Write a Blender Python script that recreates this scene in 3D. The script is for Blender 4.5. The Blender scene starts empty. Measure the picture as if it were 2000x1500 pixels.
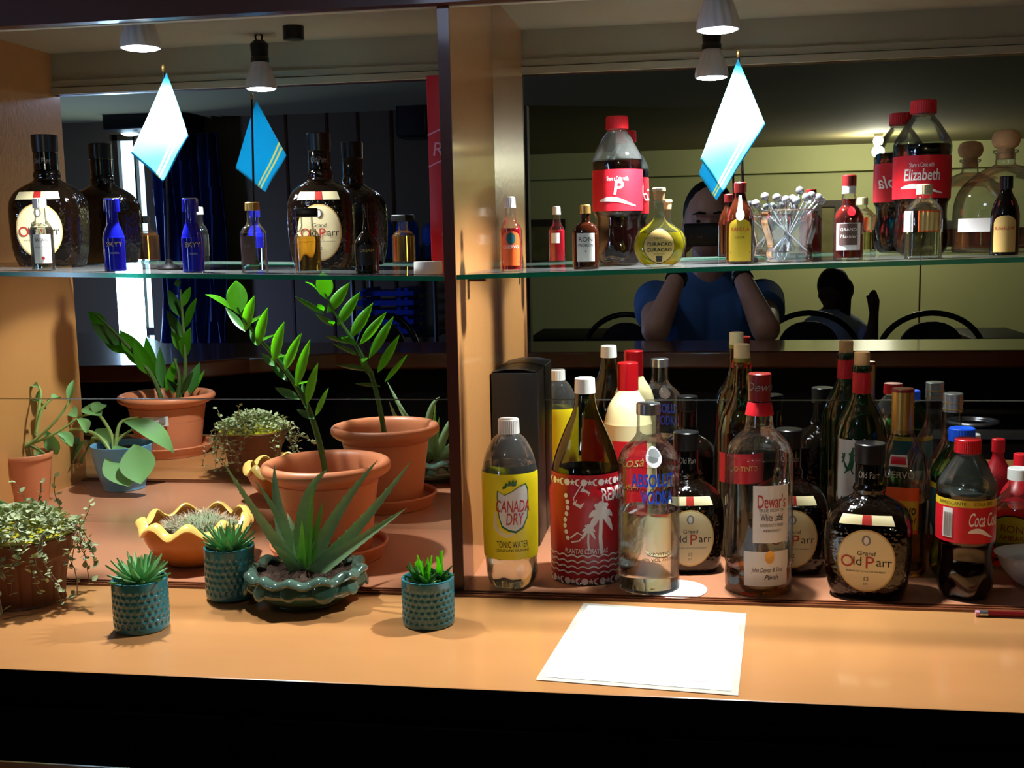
import bpy, bmesh, math, random
from mathutils import Vector, Matrix
import numpy as np
random.seed(7)
PI = math.pi
scn = bpy.context.scene
COL = scn.collection

# ---------------------------------------------------------------- camera
FOC = 2200.0; DCAM = 1.75; HCAM = 0.4696
_d = Vector((350, 293, -FOC)).normalized()
_u = Vector((0, 1, 0)); _u = (_u - _u.dot(_d) * _d).normalized()
_x = _d.cross(_u)
cam_data = bpy.data.cameras.new('camera'); cam_data.sensor_width = 36.0
cam_data.lens = FOC / 2000 * 36; cam_data.clip_start = 0.01; cam_data.clip_end = 60
cam = bpy.data.objects.new('camera', cam_data); COL.objects.link(cam)
Rm = Matrix((_x, _d, _u))
cam.matrix_world = Matrix.Translation((0, -DCAM, HCAM)) @ Rm.to_4x4()
scn.camera = cam

# ---------------------------------------------------------------- world, exposure, lights
w = bpy.data.worlds.new('world'); scn.world = w; w.use_nodes = True
w.node_tree.nodes['Background'].inputs[0].default_value = (0.25, 0.4, 1.0, 1)
w.node_tree.nodes['Background'].inputs[1].default_value = 0.0015
scn.view_settings.view_transform = 'Standard'; scn.view_settings.look = 'None'
scn.view_settings.exposure = 0.0; scn.view_settings.gamma = 1.0
scn.cycles.use_denoising = True
scn.cycles.max_bounces = 12; scn.cycles.transparent_max_bounces = 40
scn.cycles.transmission_bounces = 10; scn.cycles.glossy_bounces = 6; scn.cycles.diffuse_bounces = 3
scn.cycles.sample_clamp_indirect = 4.0; scn.cycles.blur_glossy = 0.5
scn.cycles.caustics_refractive = False

def spot(name, loc, power, size, blend, col, rad=0.02, rot=(0, 0, 0)):
    l = bpy.data.lights.new(name, 'SPOT'); l.energy = power; l.spot_size = math.radians(size); l.spot_blend = blend
    l.color = col; l.shadow_soft_size = rad
    o = bpy.data.objects.new(name, l); o.location = loc; o.rotation_euler = rot; COL.objects.link(o); return o
def point(name, loc, power, col, rad=0.05):
    l = bpy.data.lights.new(name, 'POINT'); l.energy = power; l.color = col; l.shadow_soft_size = rad
    o = bpy.data.objects.new(name, l); o.location = loc; COL.objects.link(o); return o
def area(name, loc, rot, power, sx, sy, col):
    l = bpy.data.lights.new(name, 'AREA'); l.shape = 'RECTANGLE'; l.size = sx; l.size_y = sy; l.energy = power; l.color = col
    o = bpy.data.objects.new(name, l); o.location = loc; o.rotation_euler = rot; COL.objects.link(o); return o
COOL = (0.93, 0.97, 1.0)
LAMPS = []   # (x, y, z of bulb face)

# ---------------------------------------------------------------- pixel helpers (photograph frame 2000x1500)
def ray(px, py):
    v = Vector((px - 1000, 750 - py, -FOC)); return Vector((v.dot(_x), v.dot(_d), v.dot(_u)))
def P(px, py, y):
    r = ray(px, py); t = (y + DCAM) / r.y; return Vector((r.x * t, y, HCAM + r.z * t))
def Fl(px, py, z=0.0):
    r = ray(px, py); t = (z - HCAM) / r.z; return Vector((r.x * t, -DCAM + r.y * t, z))
def Rf(px, py, y):      # a point seen in the mirror that really stands at depth y
    p = P(px, py, -y); return Vector((p.x, y, p.z))
def ypt(r):             # depth from the ratio of the reflected to the direct offset
    return DCAM * 2 * r / (1 + r) - DCAM

def lin(c):
    c = c / 255.0
    return c / 12.92 if c <= 0.04045 else ((c + 0.055) / 1.055) ** 2.4
def rgb(r, g, b): return (lin(r), lin(g), lin(b), 1.0)

# ---------------------------------------------------------------- materials
def mat(name, col, rough=0.5, metal=0.0, coat=0.0, noise=0.0, nscale=20, bump=0.0, bscale=60, trans=0.0, ior=1.45, sss=0.0, spec=0.5, stretch=None, sheen=0.0, bumptype='noise'):
    m = bpy.data.materials.new(name); m.use_nodes = True; nt = m.node_tree; b = nt.nodes['Principled BSDF']
    b.inputs['Base Color'].default_value = col; b.inputs['Roughness'].default_value = rough; b.inputs['Metallic'].default_value = metal
    b.inputs['Coat Weight'].default_value = coat; b.inputs['Coat Roughness'].default_value = 0.08
    b.inputs['Transmission Weight'].default_value = trans; b.inputs['IOR'].default_value = ior
    b.inputs['Specular IOR Level'].default_value = spec
    b.inputs['Sheen Weight'].default_value = sheen
    if sss: b.inputs['Subsurface Weight'].default_value = sss; b.inputs['Subsurface Radius'].default_value = (0.01, 0.006, 0.003); b.inputs['Subsurface Scale'].default_value = 1.0
    if noise or bump:
        tc = nt.nodes.new('ShaderNodeTexCoord'); mp = nt.nodes.new('ShaderNodeMapping'); nt.links.new(tc.outputs['Object'], mp.inputs[0])
        if stretch: mp.inputs['Scale'].default_value = stretch
    if noise:
        n = nt.nodes.new('ShaderNodeTexNoise'); n.inputs['Scale'].default_value = nscale; n.inputs['Detail'].default_value = 5
        nt.links.new(mp.outputs[0], n.inputs[0])
        mx = nt.nodes.new('ShaderNodeMix'); mx.data_type = 'RGBA'
        mx.inputs[6].default_value = tuple(c * (1 - noise) for c in col[:3]) + (1,)
        mx.inputs[7].default_value = tuple(min(1, c * (1 + noise)) for c in col[:3]) + (1,)
        nt.links.new(n.outputs[0], mx.inputs[0]); nt.links.new(mx.outputs[2], b.inputs['Base Color'])
    if bump:
        if bumptype == 'voronoi':
            v = nt.nodes.new('ShaderNodeTexVoronoi'); v.feature = 'SMOOTH_F1'
        else:
            v = nt.nodes.new('ShaderNodeTexNoise')
        v.inputs['Scale'].default_value = bscale; nt.links.new(mp.outputs[0], v.inputs[0])
        bp = nt.nodes.new('ShaderNodeBump'); bp.inputs['Strength'].default_value = 1.0; bp.inputs['Distance'].default_value = bump
        nt.links.new(v.outputs[0], bp.inputs['Height']); nt.links.new(bp.outputs[0], b.inputs['Normal'])
    return m
def thin(name, tint, edge=None, refl=1.0, haze=0.0, rough=0.02):
    """thin clear glass or plastic: tinted see-through with fresnel reflection, darker where seen edge-on"""
    m = bpy.data.materials.new(name); m.use_nodes = True; nt = m.node_tree; nt.nodes.clear()
    out = nt.nodes.new('ShaderNodeOutputMaterial')
    tr = nt.nodes.new('ShaderNodeBsdfTransparent'); gl = nt.nodes.new('ShaderNodeBsdfGlossy'); gl.inputs['Roughness'].default_value = rough
    lw = nt.nodes.new('ShaderNodeLayerWeight'); lw.inputs[0].default_value = 0.25
    pw = nt.nodes.new('ShaderNodeMath'); pw.operation = 'POWER'; pw.inputs[1].default_value = 2.2; nt.links.new(lw.outputs['Facing'], pw.inputs[0])
    mx = nt.nodes.new('ShaderNodeMix'); mx.data_type = 'RGBA'; nt.links.new(pw.outputs[0], mx.inputs[0])
    mx.inputs[6].default_value = tint; mx.inputs[7].default_value = edge or tuple(c * 0.35 for c in tint[:3]) + (1,)
    nt.links.new(mx.outputs[2], tr.inputs[0])
    fr = nt.nodes.new('ShaderNodeMath'); fr.operation = 'MULTIPLY_ADD'; nt.links.new(lw.outputs['Fresnel'], fr.inputs[0]); fr.inputs[1].default_value = 0.7 * refl; fr.inputs[2].default_value = 0.05 * refl
    fr.use_clamp = True
    ms = nt.nodes.new('ShaderNodeMixShader'); nt.links.new(fr.outputs[0], ms.inputs[0]); nt.links.new(tr.outputs[0], ms.inputs[1]); nt.links.new(gl.outputs[0], ms.inputs[2])
    last = ms
    if haze:
        df = nt.nodes.new('ShaderNodeBsdfDiffuse'); df.inputs[0].default_value = (0.8, 0.82, 0.8, 1)
        m2 = nt.nodes.new('ShaderNodeMixShader'); m2.inputs[0].default_value = haze
        nt.links.new(ms.outputs[0], m2.inputs[1]); nt.links.new(df.outputs[0], m2.inputs[2]); last = m2
    nt.links.new(last.outputs[0], out.inputs[0]); return m
def emit(name, col, s):
    m = bpy.data.materials.new(name); m.use_nodes = True; nt = m.node_tree; nt.nodes.clear()
    out = nt.nodes.new('ShaderNodeOutputMaterial'); e = nt.nodes.new('ShaderNodeEmission'); e.inputs[0].default_value = col; e.inputs[1].default_value = s
    nt.links.new(e.outputs[0], out.inputs[0]); return m

M = {}
M['counter'] = mat('varnished_counter_wood', rgb(192, 134, 80), 0.22, coat=0.5, noise=0.10, nscale=5, bump=0.0002, bscale=9, stretch=(1, 3, 1))
M['niche'] = mat('varnished_niche_wood', rgb(192, 128, 94), 0.3, coat=0.3, noise=0.08, nscale=6, bump=0.0002, bscale=10)
M['wood'] = mat('orange_brown_varnished_wood', rgb(198, 138, 80), 0.28, coat=0.6, noise=0.10, nscale=7, bump=0.0003, bscale=150, stretch=(1, 1, 0.6))
M['darkwood'] = mat('dark_reddish_varnish', rgb(70, 28, 12), 0.35, coat=0.15, noise=0.12, nscale=8, bump=0.0003, bscale=40)
M['track'] = mat('brown_track', rgb(120, 66, 40), 0.25, coat=0.5)
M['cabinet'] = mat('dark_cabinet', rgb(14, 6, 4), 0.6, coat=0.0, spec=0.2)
M['cream'] = mat('cream_paint', rgb(176, 170, 146), 0.6, noise=0.06, nscale=6)
M['white'] = mat('white_plastic', rgb(238, 236, 228), 0.35)
M['whiteglossy'] = mat('white_glaze', rgb(235, 235, 232), 0.15)
M['paper'] = mat('white_paper', rgb(250, 250, 250), 0.4, coat=0.5)
M['black'] = mat('black_plastic', rgb(14, 14, 15), 0.3)
M['blackgloss'] = mat('black_gloss', rgb(8, 7, 7), 0.12, coat=0.5)
M['blackcard'] = mat('black_card', rgb(7, 7, 8), 0.42)
M['red'] = mat('red_plastic', rgb(200, 24, 34), 0.35)
M['redfoil'] = mat('red_foil', rgb(190, 20, 28), 0.25, metal=0.4)
M['redbox'] = mat('red_card', rgb(190, 14, 22), 0.35, coat=0.3)
M['redlabel'] = mat('red_label', rgb(208, 24, 38), 0.4)
M['redprint'] = mat('red_print', rgb(170, 18, 28), 0.35)
M['gold'] = mat('gold_foil', rgb(205, 165, 90), 0.28, metal=0.8)
M['silver'] = mat('silver_metal', rgb(190, 192, 196), 0.25, metal=0.9)
M['steel'] = mat('stainless_steel', rgb(150, 152, 150), 0.25, metal=0.9)
M['cork'] = mat('cork', rgb(196, 150, 98), 0.8, noise=0.2, nscale=120)
M['palecork'] = mat('pale_stopper', rgb(222, 206, 158), 0.6)
M['darkcap'] = mat('dark_red_cap', rgb(112, 24, 22), 0.3)
M['cream_label'] = mat('cream_label', rgb(228, 214, 164), 0.5)
M['whitelabel'] = mat('white_label', rgb(226, 224, 218), 0.5)
M['yellowlabel'] = mat('yellow_label', rgb(236, 214, 24), 0.4)
M['mustard'] = mat('mustard_label', rgb(206, 176, 40), 0.45)
M['orangelabel'] = mat('orange_label', rgb(236, 96, 30), 0.45)
M['tanlabel'] = mat('tan_label', rgb(206, 170, 96), 0.45)
M['brownlabel'] = mat('brown_label', rgb(92, 66, 60), 0.5)
M['ink'] = mat('black_ink', rgb(24, 18, 16), 0.5)
M['inkred'] = mat('red_ink', rgb(176, 40, 30), 0.5)
M['inkblue'] = mat('blue_ink', rgb(20, 90, 235), 0.4)
M['inkgreen'] = mat('green_ink', rgb(28, 92, 48), 0.4)
M['inkgold'] = mat('gold_ink', rgb(200, 168, 84), 0.4)
M['inkgrey'] = mat('grey_ink', rgb(130, 122, 112), 0.5)
M['inkwhite'] = mat('white_ink', rgb(240, 232, 226), 0.4)
M['inkpink'] = mat('pink_ink', rgb(222, 150, 170), 0.4)
M['palegrey'] = mat('pale_grey_ink', rgb(180, 176, 168), 0.5)
M['teal'] = mat('teal_label', rgb(24, 92, 96), 0.5)
M['oldglass'] = mat('dark_textured_glass', rgb(9, 4, 2), 0.05, coat=0.3, bump=0.0011, bscale=170, bumptype='voronoi', spec=0.7)
M['darkglass'] = mat('near_black_glass', rgb(10, 7, 8), 0.06, coat=0.4)
M['brownglass'] = mat('brown_glass', rgb(46, 16, 6), 0.05, coat=0.3, spec=0.7)
M['greenglass'] = mat('dark_green_glass', rgb(14, 36, 14), 0.05, coat=0.3, spec=0.7)
M['blueglass'] = mat('cobalt_glass', rgb(16, 22, 150), 0.06, coat=0.5)
M['cola'] = mat('cola', rgb(20, 5, 4), 0.08)
M['creamliq'] = mat('cream_liqueur', rgb(232, 214, 160), 0.18, coat=0.4)
M['yellowliq'] = mat('yellow_liqueur', rgb(232, 214, 10), 0.1, trans=0.55, ior=1.36)
M['redliq'] = mat('red_liqueur', rgb(205, 16, 40), 0.1, trans=0.3, ior=1.36)
M['amberliq'] = mat('amber_spirit', rgb(236, 170, 52), 0.02, trans=0.95, ior=1.36)
M['whisky'] = mat('whisky', rgb(200, 116, 30), 0.02, trans=0.95, ior=1.36)
M['clearliq'] = mat('clear_spirit', rgb(236, 244, 242), 0.01, trans=1.0, ior=1.33)
M['tonic'] = mat('tonic_water', rgb(240, 246, 230), 0.01, trans=1.0, ior=1.33)
M['paleliq'] = mat('pale_gold_tequila', rgb(232, 226, 160), 0.01, trans=0.97, ior=1.33)
M['redspirit'] = mat('red_brown_spirit', rgb(150, 30, 10), 0.03, trans=0.7, ior=1.36)
M['glass'] = thin('clear_glass', (0.94, 0.96, 0.95, 1), (0.30, 0.36, 0.34, 1), haze=0.004)
M['pet'] = thin('clear_plastic', (0.93, 0.95, 0.93, 1), (0.45, 0.5, 0.46, 1), haze=0.0, rough=0.04)
M['petglow'] = thin('painted_glow_plastic', (0.93, 0.95, 0.93, 1), (0.45, 0.5, 0.46, 1), haze=0.035, rough=0.06)  # white diffuse mixed in to paint the glow of light inside the plastic
M['greenpet'] = thin('green_plastic', (0.30, 0.72, 0.42, 1), (0.05, 0.3, 0.12, 1), haze=0.0)
M['oliveglass'] = thin('olive_glass', (0.55, 0.56, 0.26, 1), (0.05, 0.07, 0.02, 1), refl=1.2)
M['shelfglass'] = thin('shelf_glass', (0.93, 0.97, 0.95, 1), (0.75, 0.88, 0.82, 1), refl=1.0, haze=0.035)
M['shelfedge'] = mat('green_glass_edge', rgb(30, 150, 110), 0.12, trans=0.35, ior=1.5)
M['crystal'] = thin('pressed_glass', (0.90, 0.93, 0.94, 1), (0.25, 0.3, 0.34, 1), refl=1.8, haze=0.05)
M['stirrer'] = mat('clear_stirrer_plastic', rgb(235, 240, 245), 0.05, trans=0.85, ior=1.45)
M['terra'] = mat('terracotta_plastic', rgb(206, 124, 82), 0.42, noise=0.05, nscale=12)
M['bluepot'] = mat('light_blue_plastic', rgb(106, 160, 196), 0.35)
M['tealpot'] = mat('teal_ceramic', rgb(48, 112, 118), 0.22, coat=0.5, noise=0.12, nscale=30)
M['greenpot'] = mat('green_brown_glaze', rgb(44, 72, 58), 0.07, coat=0.8, noise=0.75, nscale=18)
M['greenrim'] = mat('pale_green_glaze', rgb(74, 100, 86), 0.1, coat=0.8, noise=0.7, nscale=22)
M['yellowpot'] = mat('orange_yellow_ceramic', rgb(214, 132, 56), 0.35, noise=0.25, nscale=16)
M['yellowrim'] = mat('yellow_glazed_rim', rgb(250, 205, 110), 0.25, coat=0.4)
M['ribpot'] = mat('brown_wicker_pot', rgb(112, 64, 34), 0.5, noise=0.3, nscale=25)
M['limerim'] = mat('lime_rim', rgb(196, 186, 46), 0.3)
M['soil'] = mat('soil', rgb(66, 44, 30), 0.95, noise=0.6, nscale=220, bump=0.004, bscale=260)
M['leafzz'] = mat('glossy_green_leaf', rgb(84, 150, 34), 0.28, coat=0.3, sss=0.15, noise=0.12, nscale=40)
M['leafdark'] = mat('dark_green_leaf', rgb(62, 110, 48), 0.3, coat=0.2)
M['leafbroad'] = mat('soft_green_leaf', rgb(140, 190, 118), 0.45, noise=0.1, nscale=30)
M['stem'] = mat('green_stem', rgb(70, 92, 40), 0.5)
M['stempale'] = mat('pale_green_stem', rgb(150, 176, 96), 0.5)
M['aloe'] = mat('aloe_green', rgb(150, 182, 130), 0.45, noise=0.25, nscale=90)
M['aloeyoung'] = mat('aloe_bright_green', rgb(130, 190, 80), 0.45, noise=0.15, nscale=60)
M['haworthia'] = mat('succulent_green', rgb(126, 186, 120), 0.45, noise=0.2, nscale=60)
M['ivy'] = mat('ivy_leaf', rgb(176, 186, 138), 0.5, noise=0.45, nscale=50)
M['ivystem'] = mat('ivy_stem', rgb(120, 96, 70), 0.7)
M['cactus'] = mat('cactus_grey_green', rgb(120, 130, 96), 0.8, noise=0.3, nscale=80)
M['spine'] = mat('cactus_spines', rgb(214, 196, 168), 0.7)
M['flag'] = mat('blue_flag_cloth', rgb(30, 165, 200), 0.8, sheen=0.3)
M['flagyellow'] = mat('flag_yellow_stripe', rgb(246, 226, 110), 0.8)
M['pole'] = mat('black_pole', rgb(12, 12, 14), 0.4)
M['bulbbody'] = mat('bulb_housing', rgb(205, 205, 206), 0.4)
M['lampface'] = emit('lamp_face', (0.9, 0.95, 1, 1), 30.0)
M['mirror'] = mat('mirror_silver', (0.80, 0.83, 0.82, 1), 0.0, metal=1.0)
M['wallgreen'] = mat('olive_green_wall', rgb(196, 198, 140), 0.8, noise=0.04, nscale=3)
M['walldark'] = mat('brown_panelled_wall', rgb(96, 82, 56), 0.6, noise=0.1, nscale=3)
M['ceil'] = mat('olive_ceiling', rgb(134, 124, 84), 0.9)
M['floor'] = mat('dark_floor', rgb(60, 44, 34), 0.5)
M['bartop'] = mat('brown_bar_top', rgb(84, 38, 20), 0.22, coat=0.6)
M['chairmetal'] = mat('black_chair_metal', rgb(10, 10, 10), 0.3)
M['chairpad'] = mat('dark_chair_pad', rgb(30, 18, 16), 0.7)
M['skin'] = mat('skin', rgb(205, 160, 140), 0.5, sss=0.1)
M['skindark'] = mat('brown_skin', rgb(110, 72, 54), 0.5)
M['hair'] = mat('black_hair', rgb(16, 13, 12), 0.55)
M['shirt'] = mat('blue_shirt', rgb(66, 110, 170), 0.85)
M['shirtpale'] = mat('pale_blue_shirt', rgb(190, 210, 240), 0.85)
M['eye'] = mat('eye', rgb(30, 22, 20), 0.2)
M['doorlight'] = emit('daylight_through_door', (0.50, 0.78, 1.0, 1), 3.2)
M['curtain'] = mat('dark_blue_curtain', rgb(26, 44, 92), 0.35)
M['bluecrate'] = mat('blue_plastic', rgb(24, 60, 180), 0.35)
M['waterjug'] = mat('blue_water_jug', rgb(60, 110, 220), 0.1, trans=0.5)
M['picture'] = mat('dull_painting', rgb(120, 112, 66), 0.6, noise=0.7, nscale=9)
M['frame'] = mat('dark_picture_frame', rgb(58, 46, 24), 0.5)

def translucent(m, amt, col):
    nt = m.node_tree; out = [n for n in nt.nodes if n.type == 'OUTPUT_MATERIAL'][0]; b = nt.nodes['Principled BSDF']
    t = nt.nodes.new('ShaderNodeBsdfTranslucent'); t.inputs[0].default_value = col; x = nt.nodes.new('ShaderNodeMixShader'); x.inputs[0].default_value = amt
    nt.links.new(b.outputs[0], x.inputs[1]); nt.links.new(t.outputs[0], x.inputs[2]); nt.links.new(x.outputs[0], out.inputs[0])
translucent(M['leafzz'], .6, rgb(150, 235, 50)); translucent(M['leafdark'], .25, rgb(90, 170, 40)); translucent(M['leafbroad'], .3, rgb(130, 200, 90))
translucent(M['aloe'], .25, rgb(120, 180, 110)); translucent(M['aloeyoung'], .3, rgb(150, 220, 60)); translucent(M['flag'], .4, rgb(50, 200, 235)); translucent(M['flagyellow'], .5, rgb(250, 245, 190)); translucent(M['haworthia'], .2, rgb(120, 200, 90)); translucent(M['ivy'], .25, rgb(170, 190, 100))
# ---------------------------------------------------------------- object helpers
def setp(o, **k):
    for a, b in k.items():
        if b is not None: o[a] = b
    return o
def empty(name, loc, rz=0.0, label=None, cat=None, group=None):
    o = bpy.data.objects.new(name, None); o.location = loc; o.rotation_euler = (0, 0, rz); o.empty_display_size = 0.02
    COL.objects.link(o); setp(o, label=label, category=cat, group=group); return o
def mesh(name, verts, faces, m, parent=None, smooth=True, mats=None, fm=None, sharp=40, loc=None, uvs=None):
    me = bpy.data.meshes.new(name); me.from_pydata([tuple(v) for v in verts], [], faces)
    for mm in (mats or [m]): me.materials.append(mm)
    if fm: me.polygons.foreach_set('material_index', fm)
    bm = bmesh.new(); bm.from_mesh(me); bmesh.ops.recalc_face_normals(bm, faces=bm.faces)
    if smooth:
        a = math.radians(sharp)
        for f in bm.faces: f.smooth = True
        for e in bm.edges:
            if len(e.link_faces) == 2 and e.calc_face_angle(0) > a: e.smooth = False
    bm.to_mesh(me); bm.free()
    o = bpy.data.objects.new(name, me); COL.objects.link(o)
    if parent: o.parent = parent
    if loc: o.location = loc
    return o
class MB:
    def __init__(s): s.v = []; s.f = []; s.m = []
    def add(s, v, f, mi=0):
        o = len(s.v); s.v += [tuple(a) for a in v]; s.f += [tuple(i + o for i in q) for q in f]; s.m += [mi] * len(f); return s
    def box(s, a, b, mi=0, bev=0.0):
        x0, y0, z0 = a; x1, y1, z1 = b
        if bev <= 0:
            v = [(x, y, z) for x in (x0, x1) for y in (y0, y1) for z in (z0, z1)]
            return s.add(v, [(0, 1, 3, 2), (4, 6, 7, 5), (0, 4, 5, 1), (2, 3, 7, 6), (0, 2, 6, 4), (1, 5, 7, 3)], mi)
        bm = bmesh.new(); bmesh.ops.create_cube(bm, size=1)
        for q in bm.verts: q.co = ((q.co.x + .5) * (x1 - x0) + x0, (q.co.y + .5) * (y1 - y0) + y0, (q.co.z + .5) * (z1 - z0) + z0)
        bmesh.ops.bevel(bm, geom=bm.edges[:], offset=bev, segments=3, affect='EDGES', profile=0.5)
        bm.verts.index_update(); v = [q.co.copy() for q in bm.verts]; f = [tuple(q.index for q in p.verts) for p in bm.faces]; bm.free()
        return s.add(v, f, mi)
    def tube(s, pts, r, n=10, mi=0, cap=True):
        pts = [Vector(p) for p in pts]; rr = r if isinstance(r, (list, tuple)) else [r] * len(pts)
        v = []; up = None
        for i, p in enumerate(pts):
            t = (pts[min(i + 1, len(pts) - 1)] - pts[max(i - 1, 0)]).normalized()
            if up is None: up = Vector((0, 0, 1)) if abs(t.z) < .9 else Vector((1, 0, 0))
            a = t.cross(up).normalized(); b = a.cross(t).normalized(); up = b
            for k in range(n):
                th = 2 * PI * k / n; v.append(p + (a * math.cos(th) + b * math.sin(th)) * rr[i])
        f = []
        for i in range(len(pts) - 1):
            for k in range(n): f.append((i * n + k, i * n + (k + 1) % n, (i + 1) * n + (k + 1) % n, (i + 1) * n + k))
        if cap: f.append(tuple(range(n))[::-1]); f.append(tuple((len(pts) - 1) * n + k for k in range(n)))
        return s.add(v, f, mi)
    def sphere(s, c, r, n=16, mi=0, sc=(1, 1, 1)):
        c = Vector(c); v = []; f = []; h = n // 2
        for i in range(h + 1):
            ph = PI * i / h
            for k in range(n):
                th = 2 * PI * k / n; v.append(c + Vector((r * sc[0] * math.sin(ph) * math.cos(th), r * sc[1] * math.sin(ph) * math.sin(th), r * sc[2] * math.cos(ph))))
        for i in range(h):
            for k in range(n): f.append((i * n + k, (i + 1) * n + k, (i + 1) * n + (k + 1) % n, i * n + (k + 1) % n))
        return s.add(v, f, mi)
    def build(s, name, m, parent=None, **k):
        mats = m if isinstance(m, list) else [m]
        return mesh(name, s.v, s.f, None, parent, mats=mats, fm=s.m if len(mats) > 1 else None, **k)
def structure(name, mb, m, label=None):
    o = mb.build(name, m); o['kind'] = 'structure'
    if label: o['label'] = label
    return o

def crv(pts, k=5):
    """Catmull-Rom through (r,z) points; a repeated point makes a corner"""
    segs = []; cur = [pts[0]]
    for p in pts[1:]:
        if p == cur[-1]:
            segs.append(cur); cur = [p]
        else: cur.append(p)
    segs.append(cur); out = []
    for sg in segs:
        if len(sg) < 2: continue
        if len(sg) == 2: o = list(sg)
        else:
            o = []
            for i in range(len(sg) - 1):
                p0 = sg[max(i - 1, 0)]; p1 = sg[i]; p2 = sg[i + 1]; p3 = sg[min(i + 2, len(sg) - 1)]
                for j in range(k):
                    t = j / k
                    o.append(tuple(0.5 * ((2 * p1[c]) + (-p0[c] + p2[c]) * t + (2 * p0[c] - 5 * p1[c] + 4 * p2[c] - p3[c]) * t * t + (-p0[c] + 3 * p1[c] - 3 * p2[c] + p3[c]) * t ** 3) for c in range(2)))
            o.append(sg[-1])
        out += o if not out else o[1:] if o[0] == out[-1] else o
    return [(max(0.0, r), z) for r, z in out]

class Shape:
    """surface of revolution or rounded-square section, with optional lobes"""
    def __init__(s, prof, sq=None, sx=1.0, sy=1.0, lobes=None):
        s.p = prof; s.sq = sq; s.sx = sx; s.sy = sy; s.lobes = lobes
        s.zmin = min(z for r, z in prof); s.zmax = max(z for r, z in prof)
        # outer radius by height
        pr = sorted([(z, r) for r, z in prof]); s.zs = [a for a, b in pr]; s.rs = [b for a, b in pr]
    def rad(s, th, z, r):
        q = 2.0
        if s.sq: q = s.sq(z) if callable(s.sq) else s.sq
        c = math.cos(th) ; n = math.sin(th)
        if q != 2.0: k = 1.0 / ((abs(c) ** q + abs(n) ** q) ** (1 / q))
        else: k = 1.0
        if s.lobes: k *= s.lobes(th, z)
        return r * k
    def pt(s, th, z, r, off=0.0):
        R = s.rad(th, z, r) + off
        return Vector((R * math.cos(th) * s.sx, R * math.sin(th) * s.sy, z))
    def rz(s, z): return float(np.interp(z, s.zs, s.rs))
    def S(s, u, z, face, off=0.0006):
        """point on the surface, u metres round from the direction 'face' """
        r = s.rz(z); R0 = max(0.004, s.rmax)
        if s.sq and (s.sq(z) if callable(s.sq) else s.sq) > 2.2:
            d = Vector((math.cos(face), math.sin(face), 0)); t = Vector((-math.sin(face), math.cos(face), 0))
            th = face + math.atan2(u, R0)
        else: th = face + u / R0
        p = s.pt(th, z, r); n = Vector((math.cos(th), math.sin(th), 0)); return p + n * off
    @property
    def rmax(s): return max(s.rs)
    def build(s, name, m, parent, n=40, z0=None, z1=None, inset=0.0, capz=True, closed_top=False):
        pr = [(max(0.0, r - inset), z) for r, z in s.p if (z0 is None or z >= z0) and (z1 is None or z <= z1)]
        if z1 is not None: pr.append((max(0, s.rz(z1) - inset), z1))
        if z0 is not None and pr[0][1] > z0: pr.insert(0, (max(0, s.rz(z0) - inset), z0))
        if closed_top or z1 is not None: pr.append((0.0, pr[-1][1]))
        if pr[0][0] > 1e-6: pr.insert(0, (0.0, pr[0][1]))
        v = []; f = []
        for r, z in pr:
            for k in range(n): v.append(s.pt(2 * PI * k / n, z, r))
        for i in range(len(pr) - 1):
            for k in range(n): f.append((i * n + k, i * n + (k + 1) % n, (i + 1) * n + (k + 1) % n, (i + 1) * n + k))
        bm = bmesh.new(); bv = [bm.verts.new(a) for a in v]
        for q in f:
            try: bm.faces.new([bv[i] for i in q])
            except ValueError: pass
        bmesh.ops.remove_doubles(bm, verts=bm.verts, dist=1e-6); bm.verts.index_update()
        vv = [a.co.copy() for a in bm.verts]; ff = [tuple(a.index for a in q.verts) for q in bm.faces]; bm.free()
        return mesh(name, vv, ff, m, parent)

_tc = {}
def text2d(s, size, shear=0.0, bold=0.0, sp=1.0):
    key = (s, shear, bold, sp)
    if key not in _tc:
        cu = bpy.data.curves.new('t', 'FONT'); cu.body = s; cu.size = 1.0; cu.shear = shear; cu.offset = bold; cu.align_x = 'CENTER'; cu.align_y = 'CENTER'; cu.resolution_u = 3; cu.space_character = sp
        o = bpy.data.objects.new('t', cu); COL.objects.link(o); dg = bpy.context.evaluated_depsgraph_get(); dg.update()
        me = bpy.data.meshes.new_from_object(o.evaluated_get(dg), depsgraph=dg)
        _tc[key] = ([v.co.copy() for v in me.vertices], [tuple(p.vertices) for p in me.polygons])
        bpy.data.objects.remove(o); bpy.data.curves.remove(cu); bpy.data.meshes.remove(me)
    v, f = _tc[key]; return [(a.x * size, a.y * size) for a in v], f
def poly2d(pts): return list(pts), [tuple(range(len(pts)))]
def dense(p, k=4):
    return [(p[i][0] + (p[(i + 1) % len(p)][0] - p[i][0]) * j / k, p[i][1] + (p[(i + 1) % len(p)][1] - p[i][1]) * j / k) for i in range(len(p)) for j in range(k)]
def fill2d(pts, rings=7):
    n = len(pts); cx = sum(a for a, b in pts) / n; cy = sum(b for a, b in pts) / n; v = [(cx, cy)]; f = []
    for j in range(1, rings + 1): v += [(cx + (a - cx) * j / rings, cy + (b - cy) * j / rings) for a, b in pts]
    for i in range(n): f.append((0, 1 + i, 1 + (i + 1) % n))
    for j in range(rings - 1):
        for i in range(n): a = 1 + j * n; f.append((a + i, a + n + i, a + n + (i + 1) % n, a + (i + 1) % n))
    return v, f
def band2d(outer, inner):
    n = len(outer); return list(outer) + list(inner), [(i, (i + 1) % n, n + (i + 1) % n, n + i) for i in range(n)]
def ell(cx, cy, rx, ry, n=32): return [(cx + rx * math.cos(2 * PI * i / n), cy + ry * math.sin(2 * PI * i / n)) for i in range(n)]
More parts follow.
